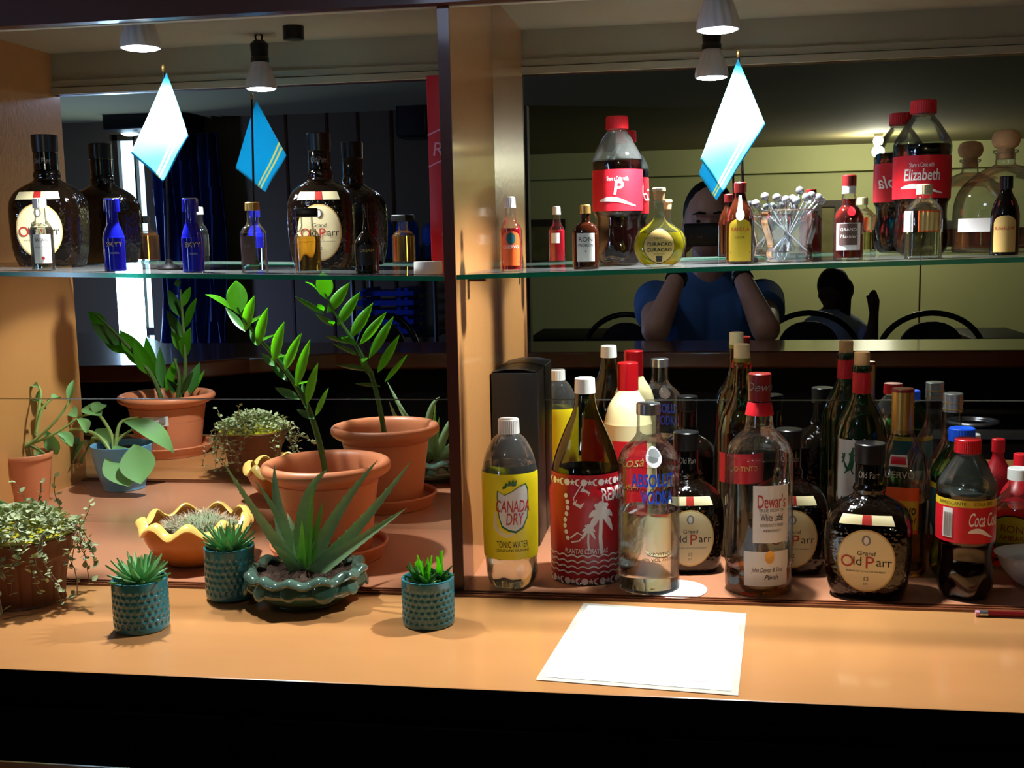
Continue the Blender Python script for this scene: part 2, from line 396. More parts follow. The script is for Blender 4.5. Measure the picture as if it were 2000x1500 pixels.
def strip2d(pts, wd):
    v = []; f = []
    for i, p in enumerate(pts):
        a = pts[max(0, i - 1)]; b = pts[min(len(pts) - 1, i + 1)]; dx, dy = b[0] - a[0], b[1] - a[1]; L = math.hypot(dx, dy) or 1
        ww = wd[i] if isinstance(wd, list) else wd
        v += [(p[0] - dy / L * ww / 2, p[1] + dx / L * ww / 2), (p[0] + dy / L * ww / 2, p[1] - dx / L * ww / 2)]
    for i in range(len(pts) - 1): f.append((2 * i, 2 * i + 1, 2 * i + 3, 2 * i + 2))
    return v, f
def wrap(name, shp, m, parent, items, face, zc, off=0.0006):
    v = []; f = []
    for (vv, ff, du, dz) in items:
        o = len(v); v += [shp.S(a + du, zc + b + dz, face, off) for a, b in vv]; f += [tuple(i + o for i in q) for q in ff]
    return mesh(name, v, f, m, parent, smooth=False)
def patch(name, shp, m, parent, face, z0, z1, w_, kind='rect', off=0.0003, nu=24, nv=10, trim=None):
    v = []; f = []
    if kind == 'rect':
        for j in range(nv + 1):
            for i in range(nu + 1):
                u = -w_ / 2 + w_ * i / nu; z = z0 + (z1 - z0) * j / nv
                if trim: u, z = trim(u / w_ * 2, (z - z0) / (z1 - z0), w_, z0, z1)
                v.append(shp.S(u, z, face, off))
        for j in range(nv):
            for i in range(nu): a = j * (nu + 1) + i; f.append((a, a + 1, a + nu + 2, a + nu + 1))
    else:
        n = 36; v.append(shp.S(0, (z0 + z1) / 2, face, off))
        for j in range(1, 9):
            for i in range(n):
                th = 2 * PI * i / n; v.append(shp.S(w_ / 2 * j / 8 * math.cos(th), (z0 + z1) / 2 + (z1 - z0) / 2 * j / 8 * math.sin(th), face, off))
        for i in range(n): f.append((0, 1 + i, 1 + (i + 1) % n))
        for j in range(7):
            for i in range(n): a = 1 + j * n; f.append((a + i, a + n + i, a + n + (i + 1) % n, a + (i + 1) % n))
    return mesh(name, v, f, m, parent)
def T(s, size, du, dz, shear=0.0, bold=0.0, sp=1.0, w=None):
    v, f = text2d(s, size, shear, bold, sp)
    if w:
        ww = max(a for a, b in v) - min(a for a, b in v); k = w / ww; v = [(a * k, b) for a, b in v]
    return (v, f, du, dz)

# ================================================================ SETTING
DIVX0, DIVX1 = -0.3150, -0.3010
LWX = -1.215; RWX = 0.96; FRONT = -0.315; HDR = 0.760; CEIL = 0.838
# mirror of two stacked panes
m_ = MB(); m_.box((LWX, 0.0, 0.0), (RWX, 0.004, 0.2135)); structure('mirror_pane', m_, M['mirror'], 'lower pane of the large mirror behind the niche')
m_ = MB(); m_.box((LWX, 0.0, 0.2150), (RWX, 0.004, CEIL)); structure('mirror_pane', m_, M['mirror'], 'upper pane of the large mirror behind the niche')
structure('wall_back', MB().box((-3.6, 0.006, -0.9), (3.6, 0.06, 1.6)), M['darkwood'])
# niche floor and counter
structure('niche_floor', MB().box((LWX, FRONT - 0.001, -0.03), (RWX, 0.006, 0.0), bev=0.0), M['niche'])
structure('trim_1', MB().box((LWX, -0.0025, 0.2136), (RWX, -0.0002, 0.2149)), M['steel'], 'thin metal joint between the mirror panes')
tk = MB()
for i, (a, b, h) in enumerate([(-0.337, -0.316, 0.0012), (-0.3365, -0.3345, 0.0026), (-0.327, -0.3255, 0.0024), (-0.3185, -0.3165, 0.0026)]): tk.box((LWX, a, -0.01), (RWX, b, h))
structure('trim_2', tk, M['track'], 'brown sliding door track along the niche edge')
# counter: deep part to the left
cb = MB()
FE = Fl(1000, 1349).y
cv = [(-2.4, -0.337), (RWX + .6, -0.337), (RWX + .6, FE), (-0.90, FE), (-0.98, FE - .03), (-1.02, FE - .09), (-1.03, FE - .2), (-1.03, -0.86), (-2.4, -0.86)]
n = len(cv); v = [(x, y, 0.0) for x, y in cv] + [(x, y, -0.035) for x, y in cv]
f = [tuple(range(n)), tuple(range(2 * n - 1, n - 1, -1))] + [(i, (i + 1) % n, n + (i + 1) % n, n + i) for i in range(n)]
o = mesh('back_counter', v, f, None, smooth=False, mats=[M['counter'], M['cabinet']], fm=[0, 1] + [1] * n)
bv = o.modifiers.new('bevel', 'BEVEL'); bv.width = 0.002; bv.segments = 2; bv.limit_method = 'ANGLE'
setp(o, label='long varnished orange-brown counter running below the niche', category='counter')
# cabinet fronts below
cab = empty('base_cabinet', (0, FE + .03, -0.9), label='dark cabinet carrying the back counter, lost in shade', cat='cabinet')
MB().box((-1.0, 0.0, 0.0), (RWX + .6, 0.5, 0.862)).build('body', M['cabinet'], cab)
for i in range(5):
    x0 = -0.95 + i * 0.46
    dr = MB().box((x0, -0.018, 0.70), (x0 + 0.44, 0.0, 0.85), bev=0.003).build('drawer', M['cabinet'], cab)
    MB().tube([(x0 + .15, -.018, .775), (x0 + .15, -.045, .775), (x0 + .29, -.045, .775), (x0 + .29, -.018, .775)], .006).build('handle', M['darkwood'], dr)
    dr = MB().box((x0, -0.018, 0.04), (x0 + 0.44, 0.0, 0.69), bev=0.003).build('door', M['cabinet'], cab)
    MB().tube([(x0 + .39, -.018, .5), (x0 + .39, -.045, .5), (x0 + .39, -.045, .62), (x0 + .39, -.018, .62)], .006).build('handle', M['darkwood'], dr)
# side walls, divider, header, ceiling
structure('wall_left', MB().box((LWX - .03, FRONT - .02, 0.0), (LWX, 0.0, CEIL)), M['wood'])
structure('wall_right', MB().box((RWX, FRONT - .02, 0.0), (RWX + .03, 0.0, CEIL)), M['wood'])
dv = MB().box((DIVX0, FRONT, 0.0), (DIVX1, -0.0005, CEIL), bev=0.0)
structure('wall_divider', dv, M['wood'], 'upright varnished board dividing the two niche bays')
structure('trim_3', MB().box((DIVX0 - .0005, FRONT - .004, 0.0), (DIVX1 + .0005, FRONT - .0005, CEIL - .03)), M['darkwood'], 'dark front edge of the divider board')  # unlit face of the same board, its shade put into the colour
structure('trim_4', MB().box((LWX, FRONT - .022, HDR), (RWX, FRONT - .004, 1.13)), M['darkwood'], 'dark header board above the niche')
hb = MB(); hb.box((LWX, FRONT - .0035, HDR + .002), (RWX, FRONT + .002, CEIL)); hb.box((LWX, FRONT + .002, HDR), (RWX, FRONT + .012, HDR + .012)); hb.box((LWX, FRONT + .002, HDR + .014), (RWX, FRONT + .008, HDR + .026))
structure('trim_5', hb, M['cream'], 'cream moulding on the inner side of the header')
structure('niche_ceiling', MB().box((LWX, FRONT - .02, CEIL), (RWX, 0.0, CEIL + .02)), M['cream'])

# shelves of glass
def shz(px0, py0, px1, py1):
    a = P(px0, py0, FRONT); b = P(px1, py1, FRONT)
    return lambda X: a.z + (b.z - a.z) * (X - a.x) / (b.x - a.x)
shL = shz(0, 531, 870, 540); shR = shz(920, 536, 2000, 502)
def shelf(name, x0, x1, fz, label):
    th = 0.006; yf = FRONT + .001; yb = -0.004; N = 2
    root = empty(name, (0, 0, 0), label=label, cat='shelf')
    v = [(x0, yf, fz(x0)), (x1, yf, fz(x1)), (x1, yb, fz(x1)), (x0, yb, fz(x0)), (x0, yf, fz(x0) - th), (x1, yf, fz(x1) - th), (x1, yb, fz(x1) - th), (x0, yb, fz(x0) - th)]
    # the pane: upper face only one sheet of thin glass, and the polished rim
    mesh('pane', [v[0], v[1], v[2], v[3]], [(0, 1, 2, 3)], M['shelfglass'], root, smooth=False)
    e = 0.0035
    w_ = [(x0, yf, fz(x0)), (x1, yf, fz(x1)), (x1, yf + e, fz(x1) - .0002), (x0, yf + e, fz(x0) - .0002), (x0, yf, fz(x0) - th), (x1, yf, fz(x1) - th), (x1, yf + e, fz(x1) - th), (x0, yf + e, fz(x0) - th)]
    w_ = [Vector(a) + Vector((0, -0.0008, -.0001)) for a in w_]
    mesh('polished_edge', w_, [(0, 1, 2, 3), (4, 7, 6, 5), (0, 4, 5, 1), (2, 6, 7, 3), (0, 3, 7, 4), (1, 5, 6, 2)], M['shelfedge'], root, smooth=False)
    for xx in ((x0 + .012, x1 - .012)):
        MB().box((xx - .012, -0.24, fz(xx) - th - .006), (xx + .012, -0.225, fz(xx) - th)).build('bracket', M['darkwood'], root)
shelf('glass_shelf', LWX + .001, DIVX0 - .002, shL, 'clear glass shelf with green edge in the left bay')
shelf('glass_shelf', DIVX1 + .001, RWX - .001, shR, 'clear glass shelf with green edge in the right bay')

# lamps
def lamp(px, py, y, label):
    c = P(px, py, y); z = c.z
    root = empty('spot_lamp', (c.x, y, z), label=label, cat='lamp', group='reflector bulbs hanging in the niche')
    pr = crv([(0.0275, 0.004), (0.0275, 0.006), (0.0275, 0.006), (0.026, 0.018), (0.021, 0.034), (0.016, 0.046), (0.0145, 0.052)], 4)
    Shape(pr, lobes=lambda th, zz: 1 + 0.025 * math.cos(14 * th + 60 * zz) * (zz > .008)).build('bulb_housing', M['bulbbody'], root, n=84, closed_top=True)
    MB().sphere((0, 0, .0045), .0255, 24, sc=(1, 1, .16)).build('lamp_face', M['lampface'], root)
    MB().tube([(0, 0, .050), (0, 0, .058), (0, 0, .060), (0, 0, .082), (0, 0, .088)], [.0165, .0165, .0150, .0165, .010], 20).build('socket', M['black'], root)
    MB().tube([(-.004, 0, .085), (-.006, .002, .095), (-.004, 0, CEIL - z)], .0018, 8).build('wire', M['black'], root)
    MB().tube([(.004, 0, .085), (.007, .002, .095), (.003, 0, CEIL - z)], .0018, 8).build('wire', M['black'], root)
    LAMPS.append((c.x, y, z))
lamp(275, 100, -0.226, 'white reflector bulb above the left flag, hanging in the left bay')
lamp(1402, 65, -0.226, 'white reflector bulb above the right flag, hanging in the right bay')
c = Rf(573, 57, -0.17)
tag_ = MB().tube([(c.x, -0.17, CEIL - .022), (c.x, -0.17, CEIL - .0005)], .018, 24).build('ceiling_rose', M['black']); setp(tag_, label='small round black fitting on the cream ceiling of the left bay', category='fitting')
for (lx, ly, lz), pw in zip(LAMPS, (46.0, 60.0)):
    spot('lamp_beam', (lx, ly, lz - .004), pw, 122, 0.45, COOL, 0.02)

# ---------------------------------------------------------------- the room in front (seen in the mirror)
RF = -0.93; RC = 1.13; YW = -7.5
structure('floor', MB().box((-6, YW - .1, RF - .05), (5, 0.0, RF)), M['floor'])
structure('ceiling', MB().box((-6, YW - .1, RC), (5, FRONT - .022, RC + .05)), M['ceil'])
XP = -1.9   # end of the far green wall on the left
structure('wall_far', MB().box((XP, YW - .1, RF), (5, YW, RC)), M['wallgreen'])
structure('trim_6', MB().box((XP, YW, RC - .20), (5, YW + .10, RC)), M['wallgreen'], 'painted ceiling beam along the far wall')
structure('trim_7', MB().box((Rf(1795, 560, YW + .003).x, YW, RF), (Rf(1795, 560, YW + .003).x + .012, YW + .003, RC - .2)), M['darkwood'], 'thin dark joint in the green wall')
structure('wall_right_side', MB().box((4.9, YW, RF), (5, -1.0, RC)), M['wallgreen'])
YL = -4.0
xa = Rf(1034, 500, YL).x
structure('wall_left_side', MB().box((-5.9, YW, RF), (-5.8, -0.1, RC)), M['walldark'])
# panelled wall nearer on the left with a doorway
dx0, dx1 = Rf(226, 500, YL).x, Rf(292, 500, YL).x; dz1 = Rf(250, 262, YL).z
wp = MB(); wp.box((-5.8, YL - .08, RF), (dx0, YL, RC)); wp.box((dx1, YL - .08, RF), (xa, YL, RC)); wp.box((dx0, YL - .08, dz1), (dx1, YL, RC))
structure('wall_panelled', wp, M['walldark'])
for i, px in enumerate((560, 640, 700, 765, 900)):
    q = Rf(px, 300, YL); structure('trim_%d' % (8 + i), MB().box((q.x - .006, YL, RF), (q.x + .006, YL + .006, RC)), M['darkwood'], 'thin upright batten on the panelled wall')
dr = MB().box((dx0, YL - .07, RF), (dx1, YL - .06, dz1)); structure('window_1', dr, M['doorlight'], 'bright daylit glass of the doorway')
df = MB(); df.box((dx0 + .01, YL - .055, RF), (dx0 + .04, YL - .02, dz1)); df.box((dx0 + .13, YL - .055, RF), (dx0 + .14, YL - .02, dz1)); df.box((dx0, YL - .055, dz1 - .03), (dx1, YL - .02, dz1)); df.box((dx0, YL - .055, -.02), (dx1, YL - .02, .02))
structure('door_1', df, M['frame'], 'door frame with thin bars')
# dark unit above the doorway, curtain
q0, q1 = Rf(196, 188, YL + .3), Rf(352, 248, YL + .3)
o = MB().box((q0.x, YL + .002, q1.z), (q1.x, YL + .3, q0.z), bev=.01).build('wall_cabinet', M['black']); setp(o, label='black box unit hanging over the bright doorway', category='cabinet')
def curtain():
    x0, x1 = Rf(296, 300, YL + .12).x, Rf(432, 300, YL + .12).x; z0, z1 = RF + .02, Rf(350, 262, YL + .12).z
    v = []; f = []; nu, nv = 90, 14
    for j in range(nv + 1):
        for i in range(nu + 1):
            t = i / nu; x = x0 + (x1 - x0) * t; z = z0 + (z1 - z0) * j / nv
            v.append((x + .01 * math.sin(j * .9 + i * .2), YL + .12 + .035 * math.sin(t * 46 + math.sin(j * .5)) + .02 * math.sin(t * 19 + j * .4), z))
    for j in range(nv):
        for i in range(nu): a = j * (nu + 1) + i; f.append((a, a + 1, a + nu + 2, a + nu + 1))
    o = mesh('curtain', v, f, M['curtain']); s_ = o.modifiers.new('s', 'SOLIDIFY'); s_.thickness = .003
    r = setp(o, label='dark blue folded curtain beside the bright doorway', category='curtain')
curtain()
q0, q1 = Rf(786, 168, YL + .02), Rf(848, 272, YL + .02)
sp = empty('loudspeaker', ((q0.x + q1.x) / 2, YL, q1.z), label='black box loudspeaker high on the panelled wall', cat='speaker')
hw = (q1.x - q0.x) / 2; hh = q0.z - q1.z
MB().box((-hw, .002, 0), (hw, .18, hh), bev=.01).build('cabinet', M['black'], sp)
MB().box((-hw + .012, .18, .012), (hw - .012, .186, hh - .012), bev=.002).build('grille', M['chairpad'], sp)
# shelf with blue jugs and crates
ys = YL + .32
q = Rf(705, 500, ys); q2 = Rf(862, 500, ys)
rk = empty('storage_rack', ((q.x + q2.x) / 2, ys, RF), label='dark rack holding blue water jugs and crates by the panelled wall', cat='rack')
hw = (q2.x - q.x) / 2
for zz in (Rf(780, 505, ys).z, Rf(712, 560 + 4 * 18 + 17, ys).z): MB().box((-hw, -.16, zz - RF - .012), (hw, .16, zz - RF)).build('board', M['black'], rk)
for sx in (-1, 1):
    for sy in (-1, 1): MB().tube([(sx * hw, sy * .16, 0), (sx * hw, sy * .16, 1.3)], .012, 8).build('post', M['black'], rk)
for i, (px, py0, py1, rr) in enumerate([(748, 420, 504, 22), (797, 420, 504, 22), (846, 430, 504, 20)]):
    a = Rf(px, py1, ys); b = Rf(px, py0, ys); s = (DCAM - ys) / FOC; R = rr * s; H = b.z - a.z
    o = Shape(crv([(0, 0), (R * .9, 0), (R, .03 * H), (R, .3 * H), (R * .96, .34 * H), (R, .38 * H), (R, .75 * H), (R * .5, .92 * H), (R * .25, .95 * H), (R * .25, H)])).build('water_jug', M['waterjug'], None, closed_top=True)
    o.location = (a.x, ys, a.z)
    setp(o, label='large blue water jug on the storage rack, ' + ('left one', 'middle one', 'right one')[i], category='jug', group='water jugs on the rack')
for i in range(5):
    a = Rf(712, 560 + i * 18 + 16, ys); b = Rf(820, 560 + i * 18, ys)
    mb = MB(); mb.box((a.x, ys - .13, a.z), (b.x, ys + .13, a.z + (b.z - a.z) * .62)); mb.box((a.x + .03, ys - .12, a.z), (a.x + .05, ys + .125, b.z)); mb.box((b.x - .05, ys - .12, a.z), (b.x - .03, ys + .125, b.z)); mb.box((a.x + .2, ys - .12, a.z), (a.x + .22, ys + .125, b.z))
    o = mb.build('slatted_crate', M['bluecrate'])
    setp(o, label='shallow blue crate in the stack on the rack, ' + ('topmost', 'second from the top', 'middle one', 'second from the bottom', 'bottom one')[i], category='crate', group='blue crates stacked on the rack')

# bar counter between aisle and guests
zb = HCAM - .300
def slab(name, pts, z0, z1, m, lab, cat):
    n = len(pts); v = [(x, y, z1) for x, y in pts] + [(x, y, z0) for x, y in pts]
    f = [tuple(range(n)), tuple(range(2 * n - 1, n - 1, -1))] + [(i, (i + 1) % n, n + (i + 1) % n, n + i) for i in range(n)]
    o = mesh(name, v, f, m, smooth=False); b = o.modifiers.new('b', 'BEVEL'); b.width = .006; b.segments = 3; b.limit_method = 'ANGLE'
    setp(o, label=lab, category=cat); return o
slab('bar_counter', [(3.4, -1.17), (-.95, -1.17), (-1.16, -1.08), (-1.32, -.90), (-1.9, -.86), (-3.4, -.86), (-3.4, -1.9), (-1.9, -1.9), (-1.6, -1.5), (3.4, -1.45)], zb - .045, zb, M['bartop'], 'brown polished bar top between the aisle and the guests', 'bar')
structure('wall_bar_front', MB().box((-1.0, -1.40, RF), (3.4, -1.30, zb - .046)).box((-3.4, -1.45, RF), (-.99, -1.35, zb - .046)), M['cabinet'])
# sink bench under the bar
sk = empty('sink_bench', (.9, -1.0, .023), label='stainless steel sink bench below the bar', cat='sink')
mb = MB(); mb.box((-.55, .13, -.02), (.9, .145, 0)); mb.box((-.55, -.175, -.02), (.9, -.155, 0)); mb.box((-.55, -.175, -.02), (-.5, .145, 0)); mb.box((.42, -.175, -.02), (.9, .145, 0))
mb.build('rim', M['steel'], sk)
mb = MB(); mb.box((-.5, -.16, -.19), (.42, .135, -.18)); mb.box((-.5, .128, -.18), (.42, .134, -.01)); mb.box((-.5, -.16, -.18), (.42, -.154, -.01)); mb.box((-.505, -.16, -.18), (-.499, .134, -.01)); mb.build('basin', M['cabinet'], sk)
MB().box((-.55, -.17, -.95), (.9, .13, -.2)).build('body', M['cabinet'], sk)
c = Rf(1900, 818, -.93)
mb = MB(); mb.tube([(c.x + .055 * math.cos(t * PI / 12), -.93 + .05 * math.sin(t * PI / 12), .03) for t in range(25)], .005, 8); mb.tube([(c.x + .045 * math.cos(t * PI / 12), -.93 + .04 * math.sin(t * PI / 12), .027) for t in range(25)], .004, 8)
o = mb.build('wire_ring', M['silver']); setp(o, label='pale metal ring lying on the edge of the steel sink', category='ring')
# back of bar: dark overhang
def tbl(px, py, y, wd, lab):
    c = Rf(px, py, y); r = empty('dining_table', (c.x, y, RF), label=lab, cat='table')
    MB().box((-wd / 2, -.35, c.z - RF - .04), (wd / 2, .35, c.z - RF), bev=.008).build('tabletop', M['cabinet'], r)
    for sx in (-1, 1):
        for sy in (-1, 1): MB().tube([(sx * (wd / 2 - .05), sy * .3, 0), (sx * (wd / 2 - .05), sy * .3, c.z - RF - .04)], .02, 8).build('leg', M['cabinet'], r)
tbl(1150, 651, -4.6, .62, 'dark dining table behind the photographer at the left chair')
tbl(1935, 650, -4.9, .35, 'dark dining table beyond the rightmost round-backed chair')
def chair(px, top, y, wpx, lab, rz=0):
    s = (DCAM - y) / FOC; c = Rf(px, top, y); R = wpx / 2 * s
    r = empty('dining_chair', (c.x, y, RF), rz, label=lab, cat='chair', group='dark round-backed dining chairs')
    zt = c.z - RF; zs = .47
    arc = [(R * math.cos(a), 0, zt - .21 + .20 * math.sin(a)) for a in [PI * i / 20 for i in range(21)]]
    MB().tube([(R * .95, .02, zs)] + arc + [(-R * .95, .02, zs)], .014, 10).build('back_frame', M['chairmetal'], r)
    v = []; n = 30
    for yy in (-.012, .012):
        for i in range(n):
            a = 2 * PI * i / n; sx = math.cos(a); sz = math.sin(a)
            v.append((R * .66 * (abs(sx) ** .85) * (1 if sx > 0 else -1), yy, zt - .24 + .19 * (abs(sz) ** .85) * (1 if sz > 0 else -1)))
    f = [tuple(range(n))[::-1], tuple(range(n, 2 * n))] + [(i, (i + 1) % n, n + (i + 1) % n, n + i) for i in range(n)]
    mesh('backrest', v, f, M['chairpad'], r)
    MB().box((-R, -.42, zs - .05), (R, .02, zs), bev=.02).build('seat', M['chairpad'], r)
    for sx in (-1, 1):
        for sy in (0, -.4): MB().tube([(sx * R * .9, sy, 0), (sx * R * .9, sy, zs - .03)], .012, 8).build('leg', M['chairmetal'], r)
chair(1222, 610, -3.75, 165, 'round-backed dining chair behind the photographer, left of him')
chair(1580, 607, -3.75, 185, 'round-backed dining chair in front of the seated woman')
chair(1820, 607, -3.75, 190, 'round-backed dining chair at the right, against the green wall')
chair(755, 612, -3.0, 130, 'round-backed dining chair near the blue crates')
def picture(px0, py0, px1, py1, lab):
    a = Rf(px0, py0, YW + .02); b = Rf(px1, py1, YW + .02)
    r = empty('framed_picture', ((a.x + b.x) / 2, YW, b.z), label=lab, cat='picture'); hw = (b.x - a.x) / 2; h = a.z - b.z
    fr = MB()
    for q in [((-hw, .002, 0), (-hw + .05, .035, h)), ((hw - .05, .002, 0), (hw, .035, h)), ((-hw + .05, .002, 0), (hw - .05, .035, .05)), ((-hw + .05, .002, h - .05), (hw - .05, .035, h))]: fr.box(*q)
    fr.build('frame', M['frame'], r); MB().box((-hw + .05, .002, .05), (hw - .05, .015, h - .05)).build('painting', M['picture'], r)
picture(1000, 430, 1105, 520, 'framed painting on the green wall by the divider')
picture(1592, 392, 1642, 505, 'small framed picture on the green wall behind the bottles')
c = Rf(1715, 298, YW + 1.0)
lr = empty('ceiling_lamp', (c.x, YW + 1.0, RC - .05), label='small bright bulb on the dark ceiling near the far wall', cat='lamp')
MB().sphere((0, 0, 0), .035, 16).build('bulb', emit('warm_bulb', (1, .95, .8, 1), 60), lr)
MB().tube([(0, 0, .03), (0, 0, .05)], .03, 16).build('base', M['white'], lr)
point('ceiling_lamp_light', (c.x, YW + 1.0, RC - .12), 30, (1.0, .95, .74), .04)
c = Rf(245, 258, YL + .1)
lr = empty('wall_lamp', (c.x, YL + .05, c.z), label='bright white lamp above the doorway', cat='lamp')
MB().sphere((0, 0, 0), .05, 16, sc=(1, .7, .35)).build('shade', emit('cool_bulb', (.75, .88, 1, 1), 7), lr); MB().box((-.03, -.048, -.01), (.03, -.03, .03)).build('bracket', M['white'], lr)
area('doorway_daylight', ((dx0 + dx1) / 2, YL + .05, .1), (math.radians(90), 0, 0), 16, (dx1 - dx0) * .8, 1.2, (.45, .68, 1.0))
point('aisle_fill', (-.55, -1.50, 0.98), 2.8, (.6, .7, 1.0), .06)  # added cool fill for the man's front, belongs to no fixture
point('added_blue_fill', (-3.0, -2.9, 0.0), 34, (.30, .42, 1.0), .08)  # added blue fill out of view, tints the left wall and curtain

# ================================================================ BOTTLES
FA = -PI / 2
GI = 0.97
def shz_at(X): return shL(X) if X < -0.3 else shR(X)
class Bt: pass
def bottle(name, label, cat, px, top, wpx, y, prof, glass, zf=None, sq=None, sy=1.0, rot=0.0, liquid=None, lobes=None, group=None, shelf=False, n=48, k=5, gname='glass_body'):
    s = (DCAM + y) / FOC; c = P(px, top, y); X = c.x
    z0 = shz_at(X) if shelf else 0.0
    H = c.z - z0; R = wpx / 2 * s
    rz = math.atan2(-DCAM - y, -X) + PI / 2 + math.radians(rot)
    b = Bt(); b.root = empty(name, (X, y, z0 + 0.0004 + (.021 * R if shelf else 0)), rz, label, cat, group); b.H = H; b.R = R
    pr = crv([(a * R, z * H) for a, z in prof], k)
    sqf = (lambda z: sq(z / H)) if callable(sq) else sq
    lf = (lambda th, z: lobes(th, z / H)) if lobes else None
    b.s = Shape(pr, sqf, 1.0, sy, lf)
    b.body = b.s.build(gname, M[glass] if isinstance(glass, str) else glass, b.root, n=n)
    if liquid:
        lm, lv = liquid[0], liquid[1]
        lo = liquid[2] if len(liquid) > 2 else 0.012
        inset = max(0.0012, R * 0.05)
        b.liq = b.s.build('liquid', M[lm], b.root, n=n, z0=lo * H + .001, z1=lv * H, inset=inset)
    return b
def cap(b, z0, z1, r, m, ridges=0, name='cap', r2=None, dome=0.0, sub=None):
    H, R = b.H, b.R; r2 = r2 or r
    pr = [(r * R, z0 * H), (r2 * R, z1 * H - .0012), (r2 * R, z1 * H - .0012), (r2 * R - .0012, z1 * H), (r2 * R - .0012, z1 * H), (r2 * R * .5, (z1 + dome) * H), (0, (z1 + dome) * H)]
    o = Shape(pr, lobes=(lambda th, z: 1 + (0.025 * math.cos(ridges * th) if z < z1 * H - .002 else 0)) if ridges else None).build(name, M[m] if isinstance(m, str) else m, b.root, n=max(36, ridges * 6 if ridges else 36))
    return o
def band(b, z0, z1, m, name, off=0.0005, parent=None):
    H = b.H; zs = [z0 * H + (z1 - z0) * H * i / 30 for i in range(31)]
    v = []; f = []; n = 48
    for z in zs:
        for k in range(n): v.append(b.s.pt(2 * PI * k / n, z, b.s.rz(z), off))
    for j in range(30):
        for k in range(n): f.append((j * n + k, j * n + (k + 1) % n, (j + 1) * n + (k + 1) % n, (j + 1) * n + k))
    return mesh(name, v, f, M[m], parent or b.root)
def lab(b, z0, z1, w, m, kind='rect', du=0.0, off=0.0005, name='label', trim=None):
    o = patch(name, b.s, M[m], b.root, FA + du * b.R / b.s.rmax, z0 * b.H, z1 * b.H, w * b.R, kind, off, trim=trim); return o
def let(b, par, m, items, zc, off=0.0010, du=0.0, name='lettering'):
    return wrap(name, b.s, M[m], par or b.root, items, FA + du * b.R / b.s.rmax, zc * b.H, off)
def arch(ut, vt, w, z0, z1):   # label with an arched top
    top = z0 + (z1 - z0) * (0.80 + 0.20 * math.sqrt(max(0, 1 - ut * ut)))
    return ut * w / 2, z0 + (top - z0) * vt

SQ = lambda z: 2.0 if z > .64 else (4.0 if z < .50 else 4.0 - 2.0 * (z - .50) / .14)
OP = [(0, 0), (.74, 0), (.83, .012), (.92, .08), (.975, .18), (1.0, .32), (1.0, .43), (.96, .505), (.86, .565), (.68, .61), (.46, .645), (.365, .665), (.385, .70), (.34, .73), (.33, .735), (.33, .735), (.32, .87)]
def old_parr(px, top, wpx, y, rot, shelf, label):
    b = bottle('whisky_bottle', label, 'bottle', px, top, wpx, y, OP, 'oldglass', sq=SQ, sy=.82, rot=rot, shelf=shelf, group='squat dark textured whisky bottles', n=72, gname='dark_glass_body')
    R, H = b.R, b.H
    slv = Shape([(.335 * R, .735 * H), (.335 * R, .865 * H), (.335 * R, .865 * H), (.325 * R, .868 * H)]).build('neck_sleeve', M['blackgloss'], b.root, n=32)
    b2 = Bt(); b2.s = Shape([(.337 * R, .73 * H), (.337 * R, .87 * H)]); b2.R = R; b2.H = H; b2.root = b.root
    wrap('lettering', b2.s, M['inkgrey'], slv, [T('Old Parr', .10 * H * .62, 0, 0, w=.5 * R)], FA, .80 * H, .0006)
    cap(b, .87, 1.0, .345, 'black', 0, r2=.36)
    band(b, .863, .872, 'inkgold', 'gold_ring', .012 * R)
    lb = lab(b, .06, .475, 1.36, 'tanlabel', 'ellipse', name='label', off=.0008)
    l2 = patch('label_field', b.s, M['cream_label'], lb, FA, .07 * H, .465 * H, 1.28 * R, 'ellipse', .0011)
    wrap('emblem', b.s, M['inkgrey'], lb, [poly2d(ell(0, 0, .10 * R, .033 * H)) + (0, 0)], FA, .405 * H, .0015)
    wrap('emblem_centre', b.s, M['whitelabel'], lb, [poly2d(ell(0, 0, .055 * R, .024 * H)) + (0, 0)], FA, .405 * H, .0018)
    wrap('lettering', b.s, M['ink'], lb, [T('Grand', .16 * R, 0, .055 * H, .1), T('ld', .30 * R, -.19 * R, 0, 0), T('arr', .30 * R, .40 * R, 0, 0), T('12', .14 * R, 0, -.115 * H), T('BLENDED SCOTCH WHISKY', .055 * R, 0, -.065 * H, w=.9 * R), T('EST.', .07 * R, 0, -.15 * H)], FA, .265 * H, .0016)
    wrap('red_capitals', b.s, M['inkred'], lb, [T('O', .40 * R, -.42 * R, -.004 * H), T('P', .42 * R, .075 * R, -.008 * H)], FA, .265 * H, .0017)
    sb = patch('shoulder_label', b.s, M['cream_label'], b.root, FA, .505 * H, .565 * H, 1.35 * R, 'rect', .0012, trim=None)
    patch('red_seal', b.s, M['inkred'], sb, FA, .505 * H, .565 * H, .22 * R, 'rect', .0016, 6, 4)
    return b
# lower shelf (y computed from where the base meets the floor)
def yb(px, py, R): return Fl(px, py).y + R
old_parr(1700, 865, 161, yb(1700, 1176, .043), -3, False, 'squat dark whisky bottle at the front edge, right of the clear white label whisky')
old_parr(1340, 843, 140, yb(1340, 1124, .040), 8, False, 'squat dark whisky bottle standing behind the clear vodka bottle')
old_parr(1541, 838, 145, yb(1545, 1127, .040), 8, False, 'squat dark whisky bottle half hidden behind the white label whisky')
old_parr(86, 266, 146, -.085, -22, True, 'large dark whisky bottle at the left end of the upper glass shelf')
old_parr(622, 262, 132, -.085, -6, True, 'large dark whisky bottle on the glass shelf under the second flag reflection')

